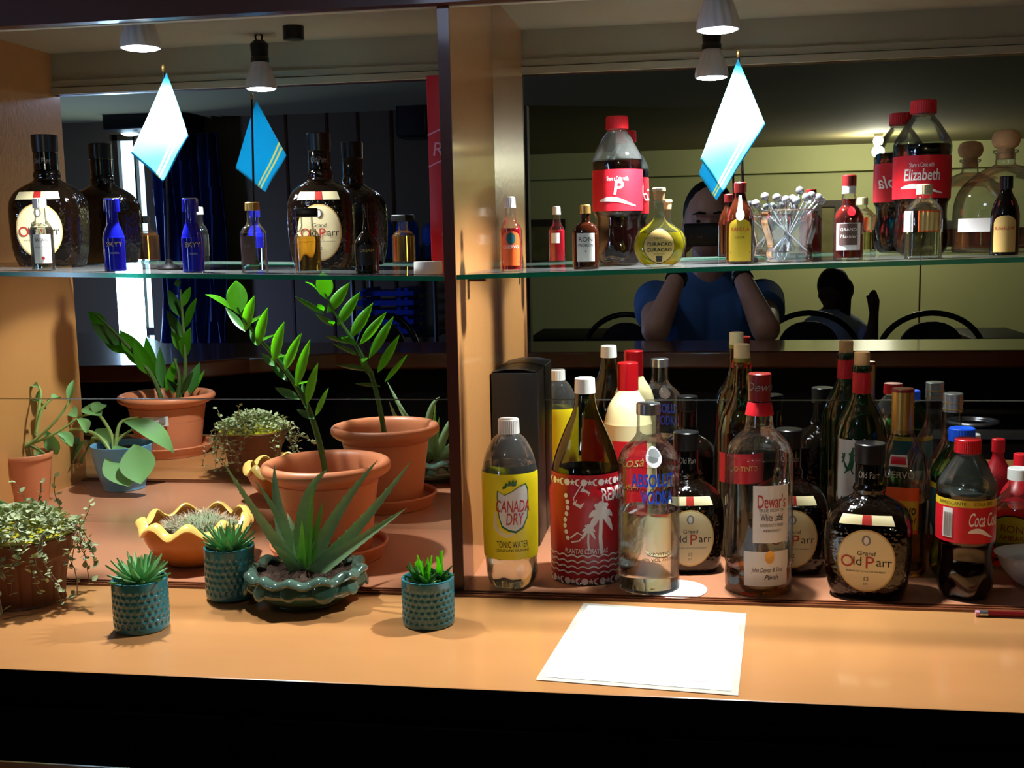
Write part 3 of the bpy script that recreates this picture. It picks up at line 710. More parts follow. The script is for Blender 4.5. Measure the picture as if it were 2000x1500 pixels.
def petbase(th, z):
    if z > .16: return 1.0
    a = (1 - z / .16); return 1 - .16 * a * (0.5 - 0.5 * math.cos(5 * th))
def flute(th, z):
    k = petbase(th, z)
    if .16 < z < .36: k *= 1 - .012 * (1 - math.cos(10 * th)) * math.sin(PI * (z - .16) / .2)
    if .64 < z < .86: k *= 1 - .008 * (1 - math.cos(12 * th)) * math.sin(PI * (z - .64) / .22)
    return k
def swoosh(R, H, w=1.0, dz=0.0):
    pts = [(-.5 * R * w + R * w * t, .02 * H * math.sin(PI * 1.3 * t + .2) - .012 * H * t) for t in [i / 14 for i in range(15)]]
    wd = [.002 + .022 * H * math.sin(PI * (1 - i / 14) ** 1.6) for i in range(15)]
    return strip2d(pts, wd) + (0, dz)
COKE = [(0, .004), (.55, 0), (.78, .01), (.93, .05), (.97, .10), (.93, .19), (.88, .26), (.90, .33), (.975, .36), (.975, .36), (.985, .50), (.975, .645), (.975, .645), (1.0, .68), (.97, .73), (.80, .79), (.55, .86), (.40, .895), (.40, .91), (.43, .915), (.40, .925), (.40, .94)]
def coke(px, top, wpx, y, rot, shelf, label, big, level, yellowband=False, mark=None):
    b = bottle('cola_bottle', label, 'bottle', px, top, wpx, y, COKE, 'pet', rot=rot, shelf=shelf, liquid=('cola', level, .01), lobes=flute, group='plastic cola bottles with red caps', n=100, gname='plastic_body')
    R, H = b.R, b.H
    cap(b, .915, 1.0, .44, 'red', 40)
    b.s.build('painted_neck_glow', M['petglow'], b.root, n=60, z0=level * H + .002, z1=.90 * H, inset=.0012)  # added inner shell, paints the bright glow above the cola
    z0, z1 = (.365, .64)
    if yellowband: z0, z1 = .375, .60
    lb = band(b, z0, z1, 'redlabel', 'label', .0006)
    zc = (z0 + z1) / 2
    if yellowband:
        yb_ = band(b, .60, .645, 'mustard', 'yellow_band', .0007)
        wrap('lettering', b.s, M['ink'], yb_, [T('REFRESCANTE', .028 * H, -.5 * R, 0), T('COLA 500', .028 * H, .6 * R, 0)], FA, .622 * H, .0012)
        wrap('lettering', b.s, M['inkwhite'], lb, [T('Coca Cola', .12 * H, .66 * R, .035 * H, .35, .012, w=1.15 * R)], FA, zc * H, .0012)
        wrap('swoosh', b.s, M['inkwhite'], lb, [swoosh(R, H, .9, 0)[:2] + (.55 * R, -.045 * H)], FA, zc * H, .0012)
        bx = patch('barcode_panel', b.s, M['whitelabel'], lb, FA - .62, (z0 + .03) * H, (z1 - .01) * H, .38 * R, 'rect', .0012, 6, 3)
        its = []
        for i in range(11): its.append(([(-.15 * R + i * .03 * R, -.075 * H), (-.135 * R + i * .03 * R + .004 * R * (i % 3), -.075 * H), (-.135 * R + i * .03 * R + .004 * R * (i % 3), .075 * H), (-.15 * R + i * .03 * R, .075 * H)], [(0, 1, 2, 3)], 0, 0))
        wrap('barcode', b.s, M['inkgrey'], bx, its, FA - .62, zc * H, .0016)
    else:
        wrap('lettering', b.s, M['inkwhite'], lb, [T('Share a Coke with', .042 * H, 0, .075 * H, 0, .004, w=.85 * R), T(mark, .105 * H if len(mark) > 4 else .13 * H, 0, .01 * H, .12, .014, w=1.25 * R if len(mark) > 4 else None)], FA, zc * H, .0012)
        wrap('swoosh', b.s, M['inkwhite'], lb, [swoosh(R, H, 1.5, -.075 * H)], FA, zc * H, .0012)
        wrap('back_lettering', b.s, M['inkwhite'], lb, [T('Coca Cola', .13 * H, 0, 0, .35, .012)], FA + PI * .9, zc * H, .0012)
    return b
coke(1891, 857, 108, yb(1891, 1178, .033), 0, False, 'small cola bottle with yellow band and red cap on the niche floor', False, .66, True)
coke(1205, 229, 97, -.115, 0, True, 'cola bottle with washed out red label on the glass shelf by the round yellow liqueur', True, .70, False, 'P')
coke(1804, 198, 103, -.085, 0, True, 'taller cola bottle with a white name on its red label, behind the fluted clear miniature', True, .715, False, 'Elizabeth')
# tonic water
TON = [(0, .004), (.5, 0), (.76, .008), (.90, .04), (.95, .09), (.92, .16), (.95, .20), (.95, .20), (.97, .40), (.985, .66), (.985, .66), (.96, .71), (.83, .80), (.60, .875), (.42, .905), (.34, .918), (.34, .925), (.37, .93), (.34, .935), (.34, .96)]
b = bottle('tonic_bottle', 'plastic tonic water bottle with yellow label beside the divider', 'bottle', 993, 818, 114, yb(993, 1158, .036), TON, 'petglow', rot=3, liquid=('tonic', .74, .01), lobes=petbase, n=80, gname='plastic_body')
R, H = b.R, b.H
cap(b, .915, 1.0, .375, 'white', 34)
lb = band(b, .195, .70, 'yellowlabel', 'label', .0006)
sh = [(-.40, .085), (-.385, .125), (-.2, .10), (0, .12), (.25, .155), (.40, .165), (.47, .13), (.48, .05), (.44, -.04), (.30, -.10), (.1, -.125), (-.1, -.115), (-.28, -.09), (-.36, -.03)]
sh2 = [(a * R * 1.3, c * H) for a, c in sh]; shi = [(a * R * 1.3 * .94, c * H * .93 + .001) for a, c in sh]
e_ = wrap('shield', b.s, M['whitelabel'], lb, [fill2d(dense(shi)) + (0, 0)], FA, .48 * H, .0012)
wrap('shield_outline', b.s, M['inkgreen'], lb, [band2d(dense(sh2), dense(shi)) + (0, 0)], FA, .48 * H, .0013)
cr = [(-.24, .135), (-.24, .15), (-.17, .155), (-.17, .172), (-.09, .165), (-.06, .19), (0, .17), (.05, .195), (.07, .172), (.15, .19), (.13, .155)]
wrap('crown', b.s, M['inkgreen'], lb, [poly2d([(a * R * 1.25, c * H) for a, c in cr]) + (0, 0)], FA, .48 * H, .0014)
wrap('lettering', b.s, M['inkred'], lb, [T('CANADA', .098 * H, 0.03 * R, .03 * H, .15, .008, w=1.2 * R), T('DRY', .098 * H, .08 * R, -.045 * H, .15, .008, w=.62 * R)], FA, .48 * H, .0016)
wrap('product_lettering', b.s, M['ink'], lb, [T('TONIC WATER', .055 * H, .0, 0, w=1.15 * R), T('CONTAINS QUININE', .022 * H, 0, -.035 * H)], FA, .285 * H, .0013)
wrap('pale_swirl', b.s, M['cream_label'], lb, [strip2d([(-.62 * R + .03 * R * math.cos(t), .02 * H - t * .045 * H) if t < 2 else (-.60 * R + (t - 2) * .30 * R, -.07 * H - .05 * H * math.sin((t - 2) * 1.1)) for t in [i * .25 for i in range(20)]], [.02 * H * math.sin(PI * (i + 1) / 21) + .002 for i in range(20)]) + (0, 0)], FA, .46 * H, .0009)
# flat black carton
bx = empty('carton', (-.2635, -.088, 0.0004), label='tall black cardboard bottle box standing against the divider', cat='box')
hx = .035; zh = P(1005, 729, -.088).z
mb = MB(); mb.box((-hx, 0, 0), (hx, .084, zh), bev=.0012); mb.build('box_body', M['blackcard'], bx)
v = []; f = []
for j in range(7):
    for i in range(9):
        v.append((-hx + 2 * hx * i / 8, .084 * j / 6, zh + .0006 + .005 * math.sin(PI * i / 8)))
for j in range(6):
    for i in range(8): a = j * 9 + i; f.append((a, a + 1, a + 10, a + 9))
mesh('top_flap', v, f, M['blackcard'], bx)
# printed red bottle
PC = [(0, 0), (.90, 0), (.96, .015), (.98, .05), (.99, .30), (1.0, .44), (.965, .47), (.94, .48), (.92, .56), (.80, .64), (.58, .74), (.38, .82), (.30, .87), (.27, .92), (.29, .925), (.29, .925), (.25, .94), (.25, .98)]
yy = yb(1148, 1146, .041)
b = bottle('liquor_bottle', 'dark glass bottle in a red printed sleeve with white palm drawings', 'bottle', 1142, 738, 144, yy + .012, PC, 'oliveglass', rot=6, liquid=('cola', .55, .01), gname='glass_body')
R, H = b.R, b.H
cap(b, .925, 1.0, .29, 'white', 0, r2=.275)
lb = band(b, .012, .545, 'redprint', 'printed_sleeve', .0011)
its = []
def star(r): return [(r * (1 if i % 2 == 0 else .42) * math.sin(PI * i / 5), r * (1 if i % 2 == 0 else .42) * math.cos(PI * i / 5)) for i in range(10)]
def moon(r): return [(r * math.cos(a), r * math.sin(a)) for a in [PI * .35 + i * PI * 1.3 / 12 for i in range(13)]] + [(r * .35 + r * .75 * math.cos(a), r * .75 * math.sin(a)) for a in [PI * 1.55 - i * PI * 1.1 / 12 for i in range(13)]]
for i in range(-9, 10):
    r = .017 * H
    for zz in (.235 * H, -.255 * H):
        k = (i + 9) % 3; its.append(poly2d(star(r) if k == 0 else moon(r) if k == 1 else ell(0, 0, r, r, 14)) + (i * .165 * R, zz))
for w_ in range(4):
    for s_ in range(2): pass
    its.append(strip2d([(-1.5 * R + 3.0 * R * t / 60, .006 * H * abs(math.sin(t * .55)) * 2) for t in range(61)], .007 * H) + (0, -.135 * H - w_ * .028 * H))
def palm(cx, cz, sc):
    out = [strip2d([(0, 0), (-.03 * R * sc, -.10 * H * sc), (0, -.17 * H * sc)], .016 * H * sc) + (cx, cz)]
    for a in range(7):
        th = -.3 + a * .62; out.append(strip2d([(.30 * R * sc * t * math.cos(th), .10 * H * sc * t * math.sin(th) - .05 * H * sc * t * t) for t in (0, .3, .6, .85, 1)], [.006 * H, .024 * H * sc, .026 * H * sc, .016 * H * sc, .003 * H]) + (cx, cz))
    return out
its += palm(.30 * R, .085 * H, 1.2) + palm(-.05 * R, 0.005 * H, .6)
its.append(T('REMEDIO', .085 * H, .92 * R, .17 * H, 0, .02, w=1.2 * R))
its.append(T('PLANTAS CURATIVAS', .034 * H, -.12 * R, -.105 * H, .1, .012, w=1.2 * R))
its.append(strip2d([(-.36 * R, .12 * H), (-.10 * R, .20 * H)], .045 * H) + (0, 0))
its.append(strip2d([(-.44 * R, .16 * H), (-.2 * R, .235 * H), (-.16 * R, .215 * H), (-.40 * R, .135 * H), (-.44 * R, .16 * H)], .005 * H) + (0, 0))
its.append(strip2d([(-.55 * R, .0), (-.35 * R, .03 * H), (-.2 * R, .015 * H), (-.30 * R, -.01 * H), (-.52 * R, -.02 * H)], .008 * H) + (0, -.04 * H))
for i in range(8): its.append(poly2d(ell(0, 0, .010 * H, .012 * H, 12)) + (-.66 * R + .05 * R * math.sin(i), .17 * H - i * .03 * H))
wrap('white_drawings', b.s, M['inkwhite'], lb, its, FA, .275 * H, .0019)
# cream liqueur with red cap
CL = [(0, 0), (.92, 0), (.97, .015), (.98, .03), (.98, .03), (.98, .62), (.97, .68), (.80, .77), (.52, .83), (.40, .86), (.38, .865), (.38, .865), (.37, .97)]
b = bottle('liqueur_bottle', 'cream liqueur bottle with bright red cap behind the red printed bottle', 'bottle', 1226, 708, 96, -.085, CL, 'creamliq', rot=4, gname='cream_body')
R, H = b.R, b.H
cap(b, .855, 1.0, .43, 'redfoil')
for zz in (.915, .945, .975): band(b, zz, zz + .008, 'redfoil', 'cap_ring', .055 * R)
lb = lab(b, .22, .60, 1.6, 'redlabel'); let(b, lb, 'inkgold', [T('Rosa', .6 * R, 0, .08 * b.H, .3), T('CREAM', .3 * R, 0, -.05 * b.H)], .41)
# vodka
AB = [(0, 0), (.90, 0), (.97, .008), (1.0, .02), (1.0, .04), (1.0, .04), (1.0, .62), (.99, .68), (.93, .725), (.78, .765), (.55, .80), (.41, .83), (.38, .86), (.37, .93), (.37, .95)]
b = bottle('vodka_bottle', 'clear vodka bottle with blue lettering and silver cap', 'bottle', 1266, 787, 121, yb(1266, 1164, .041), AB, 'glass', rot=2, liquid=('clearliq', .43, .015))
R, H = b.R, b.H
cap(b, .94, 1.0, .39, 'silver')
let(b, None, 'inkblue', [T('ABSOLUT', .095 * H, .12 * R, .035 * H, 0, .03, w=1.45 * R), T('VODKA', .095 * H, .26 * R, -.055 * H, 0, .03, w=1.1 * R)], .575, .0006)
let(b, None, 'ink', [T('Country of Sweden', .045 * H, .05 * R, 0, .3)], .565, .0006, name='script_lettering')
let(b, None, 'ink', [T('IMPORTED', .026 * H, .3 * R, .03 * H), T('40% VOL 750 ML', .026 * H, .3 * R, 0)], .19, .0006, name='small_lettering')
let(b, None, 'paper', [poly2d(ell(0, 0, .28 * R, .052 * H)) + (.15 * R, 0)], .735, .0010, name='medallion')
c = Fl(1322, 1152); o = Shape([(.040, 0.0), (.040, .0012), (.040, .0012), (0, .0012)]).build('coaster', M['paper'], None); o.location = (c.x, c.y + .0, .0003)
setp(o, label='round white paper coaster partly under the clear vodka bottle', category='coaster')
# wine with pale stopper
WN = [(0, .01), (.6, .008), (.85, 0), (.97, .008), (1.0, .02), (1.0, .04), (1.0, .04), (1.0, .54), (.97, .60), (.80, .68), (.50, .75), (.37, .79), (.345, .83), (.33, .90), (.33, .90), (.37, .905), (.37, .93), (.33, .935)]
yw = -.10
b = bottle('wine_bottle', 'green wine bottle stopped with a pale cylindrical cork', 'bottle', 1449, 672, 92, yw, WN, 'oliveglass', rot=0, liquid=('cola', .30, .015))
cap(b, .915, 1.0, .33, 'palecork', name='stopper')
lb = lab(b, .36, .50, 2.2, 'redlabel'); let(b, lb, 'inkgold', [T('VINO TINTO', .30 * b.R, 0, 0, w=1.4 * b.R)], .43)
# scotch with white label
DW = [(0, .01), (.6, .006), (.88, 0), (.96, .008), (.98, .03), (.98, .09), (.97, .12), (1.0, .14), (1.0, .14), (1.0, .58), (.98, .63), (.86, .68), (.62, .72), (.45, .745), (.41, .77), (.39, .80), (.34, .86), (.31, .90), (.31, .97)]
b = bottle('scotch_bottle', 'clear scotch bottle with white label and dark red capsule, nearly empty', 'bottle', 1484, 729, 131, yb(1484, 1170, .045), DW, 'glass', rot=10, liquid=('whisky', .115, .02))
R, H = b.R, b.H
cap(b, .875, 1.0, .325, 'darkcap', name='capsule', r2=.335)
b3 = Shape([(.335 * R, .87 * H), (.34 * R, 1.0 * H)]); wrap('capsule_lettering', b3, M['inkgrey'], b.root, [T('Dewar', .055 * H, 0, 0, .3)], FA, .94 * H, .0008)
sl = Shape([(.42 * R, .812 * H), (.345 * R, .868 * H), (.33 * R, .87 * H)]).build('neck_band', M['redlabel'], b.root, n=40)
l1 = lab(b, .255, .515, 1.12, 'whitelabel', du=.22)
let(b, l1, 'inkred', [T('Dewar\'s', .085 * H, .0, .04 * H, 0, .006, w=.86 * R)], .40, name='name_lettering', du=.22)
let(b, l1, 'ink', [T('White Label', .048 * H, .0, -.03 * H, w=.68 * R), T('BLENDED SCOTCH WHISKY', .018 * H, 0, -.065 * H, w=.7 * R), T('TRUE SCOTCH', .018 * H, 0, .002 * H), T('ABERFELDY', .016 * H, 0, -.09 * H)], .40, du=.22)
l2 = lab(b, .055, .215, 1.40, 'whitelabel', du=.1, name='lower_label')
let(b, l2, 'ink', [T('John Dewar & Sons', .034 * H, 0, 0, .15, w=.95 * R), T('Perth', .03 * H, .1 * R, -.035 * H, .4)], .13, du=.1)
let(b, l2, 'gold', [poly2d(ell(0, 0, .14 * R, .03 * H)) + (.05 * R, 0)], .19, du=.1, name='seal')
# tall green wine with lizard label
b = bottle('wine_bottle', 'tall dark green wine bottle with red neck foil and green lizard label', 'bottle', 1684, 687, 96, -.085, WN, 'greenglass', rot=-18)
R, H = b.R, b.H
cap(b, .91, 1.0, .30, 'cork', name='stopper')
slv = Shape([(.365 * R, .77 * H), (.352 * R, .82 * H), (.345 * R, .90 * H), (.345 * R, .90 * H), (.32 * R, .905 * H)]).build('neck_foil', M['redlabel'], b.root, n=32)
lb = lab(b, .14, .585, 1.5, 'whitelabel', du=.1)
lz = [strip2d([(-.30 * R, .02 * H), (-.20 * R, -.012 * H), (-.10 * R, -.03 * H), (0, -.02 * H), (.05 * R, .01 * H), (.06 * R, .05 * H), (.12 * R, .08 * H)], [.004 * H, .012 * H, .022 * H, .026 * H, .022 * H, .018 * H, .008 * H]) + (0, 0)]
for (x0, z0, x1, z1) in [(-.12, -.03, -.24, -.05), (0, -.02, .12, -.05), (-.28, .02, -.38, .03), (-.28, .02, -.33, .05), (-.28, .02, -.36, .0), (-.28, .02, -.24, .05), (.05, .03, -.06, .05), (.06, .05, .17, .04)]: lz.append(strip2d([(x0 * R, z0 * H), (x1 * R, z1 * H)], .007 * H) + (0, 0))
let(b, lb, 'inkgreen', lz, .47, name='lizard', du=-.05)
let(b, lb, 'ink', [T('VINO', .07 * H, 0, 0)], .28)
# tequila with gold cap
TQ = [(0, .01), (.7, .006), (.92, 0), (.97, .01), (.97, .03), (.97, .03), (.98, .30), (.98, .50), (.96, .56), (.86, .63), (.62, .71), (.46, .755), (.40, .79), (.38, .82), (.38, .95)]
b = bottle('tequila_bottle', 'tequila bottle with ribbed gold cap and orange-yellow label', 'bottle', 1764, 760, 99, -.165, TQ, 'glass', sq=lambda z: 2.0 if z > .66 else 3.0, rot=-10, liquid=('amberliq', .40, .03))
R, H = b.R, b.H
cap(b, .76, 1.0, .41, 'gold', name='capsule'); cap(b, .985, 1.003, .42, 'darkcap', name='capsule_top')
for zz in (.90, .925, .95): band(b, zz, zz + .006, 'gold', 'capsule_ring', .05 * R)
lb = lab(b, .24, .49, 1.5, 'orangelabel', du=.15)
patch('label_field', b.s, M['mustard'], lb, FA + .15, .26 * H, .42 * H, 1.4 * R, 'rect', .0009)
let(b, lb, 'ink', [T('Cuervo', .08 * H, 0.05 * R, .01 * H, 0, .02, w=1.05 * R), T('Especial', .05 * H, 0, -.05 * H, .2)], .36, .0014, du=.15)
l2 = lab(b, .60, .66, .75, 'whitelabel', name='neck_label', du=.05); patch('neck_label_field', b.s, M['redlabel'], l2, FA + .05, .612 * H, .65 * H, .6 * R, 'rect', .0011, 8, 3)
let(b, None, 'palegrey', [T('CUERVO', .05 * H, 0, 0, 0, .01)], .555, .0006, name='raised_lettering')
# green soda behind the small cola
b = bottle('soda_bottle', 'green plastic soda bottle with blue cap behind the small cola', 'bottle', 1879, 836, 108, -.185, COKE, 'greenpet', rot=-20, liquid=('tonic', .5, .01), lobes=flute, n=80, gname='plastic_body')
cap(b, .915, 1.0, .44, M['inkblue'], 30)
lb = band(b, .365, .64, 'teal', 'label', .0006); band(b, .61, .645, 'mustard', 'yellow_band', .0008)
# low round bottle with silver cap
RB = [(0, 0), (.6, .0), (.80, .02), (.95, .10), (1.0, .24), (.98, .38), (.85, .50), (.55, .62), (.34, .70), (.28, .76), (.27, .90), (.27, .95)]
b = bottle('liquor_bottle', 'round bellied clear bottle with silver screw cap against the mirror', 'bottle', 1862, 768, 120, -.062, RB, 'glass', rot=0, liquid=('whisky', .30, .02))
cap(b, .885, 1.0, .30, 'silver'); band(b, .90, .905, 'gold', 'cap_ring', .04 * b.R); band(b, .94, .945, 'gold', 'cap_ring', .04 * b.R)
lab(b, .14, .36, 1.2, 'whitelabel')
# syrup bottle at right edge
SY = [(0, 0), (.8, .0), (.95, .02), (1.0, .10), (1.0, .30), (.98, .52), (.88, .62), (.55, .72), (.33, .80), (.30, .86), (.30, .92)]
b = bottle('rum_bottle', 'flask with white cap and round yellow label at the right edge of the niche', 'bottle', 1990, 914, 108, -.135, SY, 'glass', rot=-12, liquid=('whisky', .62, .02), sy=.7)
cap(b, .885, 1.0, .36, 'white', 0)
lb = lab(b, .16, .56, 1.75, 'ink', 'ellipse', name='label_border', off=.0005); l2 = patch('label', b.s, M['mustard'], lb, FA, .175 * b.H, .545 * b.H, 1.65 * b.R, 'ellipse', .0009)
wrap('lettering', b.s, M['inkred'], lb, [T('RON', .35 * b.R, 0, .06 * b.H), T('AMBAR', .25 * b.R, 0, -.03 * b.H)], FA, .36 * b.H, .0013)
b = bottle('ketchup_bottle', 'small bottle with bright red cap behind the yellow-labelled flask', 'bottle', 1994, 886, 70, -.06, SY, 'redprint', rot=0); cap(b, .86, 1.0, .36, 'red')
# ---- miniatures on the glass shelf
def mini(name, label, px, top, wpx, y, prof, glass, **k):
    return bottle(name, label, 'bottle', px, top, wpx, y, prof, glass, shelf=True, k=4, n=36, **k)
MN = [(0, 0), (.88, 0), (.96, .012), (.97, .03), (.97, .03), (.98, .52), (.95, .57), (.78, .63), (.56, .68), (.47, .72), (.45, .76), (.45, .92)]
SKY = [(0, 0), (.88, 0), (.96, .012), (.97, .03), (.97, .03), (.98, .42), (.95, .48), (.78, .57), (.58, .65), (.52, .70), (.52, .84)]
MQ = lambda z: 2.0 if z > .66 else 4.5
YM = -.262
# left bay
b = mini('rum_miniature', 'clear rum miniature with white cap in front of the leftmost whisky bottle', 76, 388, 48, YM, MN, 'glass', liquid=('clearliq', .60, .02))
cap(b, .86, 1.0, .56, 'white', 20); lb = lab(b, .10, .50, 1.5, 'whitelabel'); let(b, lb, 'ink', [T('BACARDI', .36 * b.R, 0, .12 * b.H, w=1.15 * b.R), T('RON CARTA', .2 * b.R, 0, .02 * b.H)], .30); let(b, lb, 'inkred', [poly2d(ell(0, 0, .14 * b.R, .14 * b.R, 16)) + (0, 0)], .17, name='seal')
for px, lb_ in ((217, 'cobalt blue vodka miniature near the left end, beside the clear rum miniature'), (371, 'cobalt blue vodka miniature to the right, under the large flag')):
    b = bottle('vodka_miniature', lb_, 'bottle', px, 389, 45, YM, SKY, 'blueglass', shelf=True, k=4, n=36, group='cobalt blue vodka miniatures'); cap(b, .82, 1.0, .70, 'blueglass', 24)
    Shape([(.66 * b.R, b.H), (.66 * b.R, b.H * 1.006), (0, b.H * 1.006)]).build('cap_top', M['inkwhite'], b.root, n=32)
    let(b, None, 'inkgold', [T('SKYY', .62 * b.R, 0, 0, 0, .0)], .37, .0008)
    let(b, None, 'palegrey', [T('VODKA', .22 * b.R, 0, 0)], .25, .0008, name='small_lettering')
b = mini('tequila_miniature', 'amber miniature near the left wall, seen only in the mirror', -58, 412, 62, YM, MN, 'glass', sq=MQ, liquid=('whisky', .62, .03)); cap(b, .84, 1.0, .44, 'black')
b = mini('gin_miniature', 'square clear miniature with gold cap under the second flag', 492, 396, 53, YM, MN, 'glass', sq=MQ, liquid=('clearliq', .35, .03), rot=-6)
cap(b, .88, 1.0, .54, 'gold', 24); lb = lab(b, .12, .52, .95, 'brownlabel', du=-.35); let(b, lb, 'inkgrey', [T('GIN', .3 * b.R, 0, 0)], .38, du=-.35)
b = mini('whisky_miniature', 'square amber miniature with wide black cap in front of a large dark bottle', 598, 408, 53, YM, MN, 'glass', sq=MQ, liquid=('amberliq', .57, .03))
o = MB().box((-b.R * .85, -b.R * .85, b.H * .865), (b.R * .85, b.R * .85, b.H), bev=.0015).build('cap', M['black'], b.root)
BY = [(0, 0), (.88, 0), (.97, .012), (1.0, .10), (1.0, .38), (.92, .46), (.62, .54), (.36, .60), (.25, .68), (.19, .80), (.19, .92), (.24, .93), (.24, .96), (.17, 1.0)]
b = mini('cream_liqueur_miniature', 'nearly black long-necked miniature left of the roll of tape', 713, 398, 48, YM, BY, 'darkglass'); lb = lab(b, .12, .42, 1.7, 'ink', trim=arch); let(b, lb, 'inkgold', [T('CREAM', .36 * b.R, 0, .03 * b.H), strip2d([(-.8 * b.R, -.06 * b.H), (.8 * b.R, -.06 * b.H)], .006 * b.H) + (0, 0), strip2d([(-.8 * b.R, -.10 * b.H), (.8 * b.R, -.10 * b.H)], .006 * b.H) + (0, 0)], .30)
c = P(836, 511, -.245); zt = shL(c.x)
tp = empty('tape_roll', (c.x, -.245, zt + .0004), label='small off-white roll lying at the right end of the left glass shelf', cat='roll')
R = .0195; H = c.z - zt
Shape([(R * .45, 0), (R * .97, 0), (R, .001), (R, H - .001), (R * .97, H), (R * .97, H), (R * .45, H - .0005), (R * .45, 0)]).build('roll', M['whitelabel'], tp)
Shape([(R * .42, .0005), (R * .45, .0005), (R * .45, H - .001), (R * .42, H - .001), (R * .42, .0005)]).build('core', M['cork'], tp)
# red whisky carton
c = P(832, 148, -.17); zt = shL(c.x); hh = c.z - zt
rb = empty('whisky_carton', (c.x + .0, -.17, zt + .0004), label='tall bright red whisky carton squeezed against the divider', cat='box')
MB().box((0, 0, 0), (.056, .078, hh), bev=.001).build('box_body', M['redbox'], rb)
def flat(name, items, m, par, yy=-.0006): 
    v = []; f = []
    for (vv, ff, du, dz) in items:
        o = len(v); v += [(a + du, yy, b_ + dz) for a, b_ in vv]; f += [tuple(i + o for i in q) for q in ff]
    return mesh(name, v, f, m, par, smooth=False)
flat('lettering', [T('Red', .027, .0265, hh * .625, .15)], M['inkpink'], rb)
flat('small_lettering', [T('JOHNNIE', .0062, .03, hh * .20)], M['inkpink'], rb)
flat('slanted_stripe', [strip2d([(.0, hh * .70), (.056, hh * .79)], .002) + (0, 0), strip2d([(.0, hh * .54), (.056, hh * .63)], .002) + (0, 0)], M['inkpink'], rb)
# right bay
b = mini('tequila_miniature', 'miniature with orange label and white cap at the left end of the right shelf', 996, 385, 44, YM, MN, 'glass', liquid=('redliq', .58, .02))
cap(b, .85, 1.0, .50, 'white', 22, r2=.44); lb = lab(b, .08, .54, 1.7, 'orangelabel', trim=arch); patch('label_badge', b.s, M['teal'], lb, FA, .36 * b.H, .52 * b.H, .8 * b.R, 'ellipse', .0010)
let(b, lb, 'inkwhite', [T('CUERVO', .40 * b.R, 0, .02 * b.H, 0, .01, w=1.35 * b.R), strip2d([(-.8 * b.R, -.18 * b.H), (.8 * b.R, -.18 * b.H)], .03 * b.H) + (0, 0)], .31)
patch('price_sticker', b.s, M['whitelabel'], b.root, FA + PI * .98, .34 * b.H, .52 * b.H, 1.0 * b.R, 'rect', .0008)
b = mini('rum_miniature', 'flat brown rum miniature with gold cap and white label', 1143, 401, 51, YM, [(0, 0), (.85, 0), (.97, .02), (1.0, .08), (1.0, .50), (.95, .60), (.72, .68), (.42, .72), (.34, .76), (.34, .95)], 'brownglass', sy=.6)
cap(b, .865, 1.0, .40, 'gold', 20); lb = lab(b, .12, .56, 1.45, 'whitelabel'); let(b, lb, 'ink', [T('RON', .5 * b.R, 0, .10 * b.H), T('MEDELLIN', .3 * b.R, 0, .01 * b.H, w=1.1 * b.R), poly2d(star(.09 * b.R)) + (0, -.08 * b.H)], .36)
CU = [(0, 0), (.45, 0), (.55, .01), (.80, .07), (.96, .17), (1.0, .26), (.95, .36), (.78, .46), (.45, .54), (.25, .60), (.20, .66), (.19, .80), (.23, .81), (.23, .85), (.19, .86)]
b = mini('liqueur_miniature', 'round-bellied flask of bright yellow liqueur with a round tan label', 1287, 368, 97, -.262, CU, 'glass', liquid=('yellowliq', .43, .02), sy=.5)
cap(b, .84, 1.0, .20, 'cork', name='stopper', r2=.24); cap(b, .955, 1.0, .26, 'palecork', name='stopper_top')
lb = lab(b, .035, .49, 1.30, 'ink', 'ellipse', off=.0008); l2 = patch('label_field', b.s, M['tanlabel'], lb, FA, .048 * b.H, .477 * b.H, 1.22 * b.R, 'ellipse', .0014)
wrap('lettering', b.s, M['ink'], lb, [T('CURACAO', .20 * b.R, 0, .02 * b.H, 0, .02), T('CURACAO', .20 * b.R, 0, -.05 * b.H, 0, .02), T('LIQUEUR', .10 * b.R, 0, .10 * b.H, .3), T('LICOR FINO', .08 * b.R, 0, -.10 * b.H), ([(-.13 * b.R, -.20 * b.H), (.13 * b.R, -.20 * b.H), (.13 * b.R, -.125 * b.H), (-.13 * b.R, -.125 * b.H)], [(0, 1, 2, 3)], 0, 0)], FA, .262 * b.H, .0020)
KA = [(0, 0), (.90, 0), (.97, .015), (1.0, .06), (1.0, .44), (.97, .54), (.80, .66), (.52, .76), (.40, .82), (.36, .90)]
b = mini('coffee_liqueur_miniature', 'coffee liqueur miniature with red cap, white seal and mustard arched label', 1446, 357, 53, -.225, KA, 'brownglass', group=None)
cap(b, .87, 1.0, .44, 'darkcap'); lb = lab(b, .03, .55, 1.7, 'mustard', trim=arch); let(b, lb, 'inkred', [T('KAHLUA', .42 * b.R, 0, .12 * b.H, w=1.3 * b.R), ], .30); let(b, lb, 'ink', [T('LICOR', .22 * b.R, 0, .02 * b.H), strip2d([(-.7 * b.R, -.16 * b.H), (.7 * b.R, -.16 * b.H)], .008 * b.H) + (0, 0)], .30, name='small_lettering')
sr = patch('neck_ribbon', b.s, M['paper'], b.root, FA, .62 * b.H, .84 * b.H, .42 * b.R, 'rect', .0010, 6, 8); patch('round_seal', b.s, M['paper'], sr, FA, .53 * b.H, .67 * b.H, .62 * b.R, 'ellipse', .0014)
b = mini('coffee_liqueur_miniature', 'dark coffee liqueur miniature with black cap at the far right', 1966, 345, 50, -.225, KA, 'darkglass')
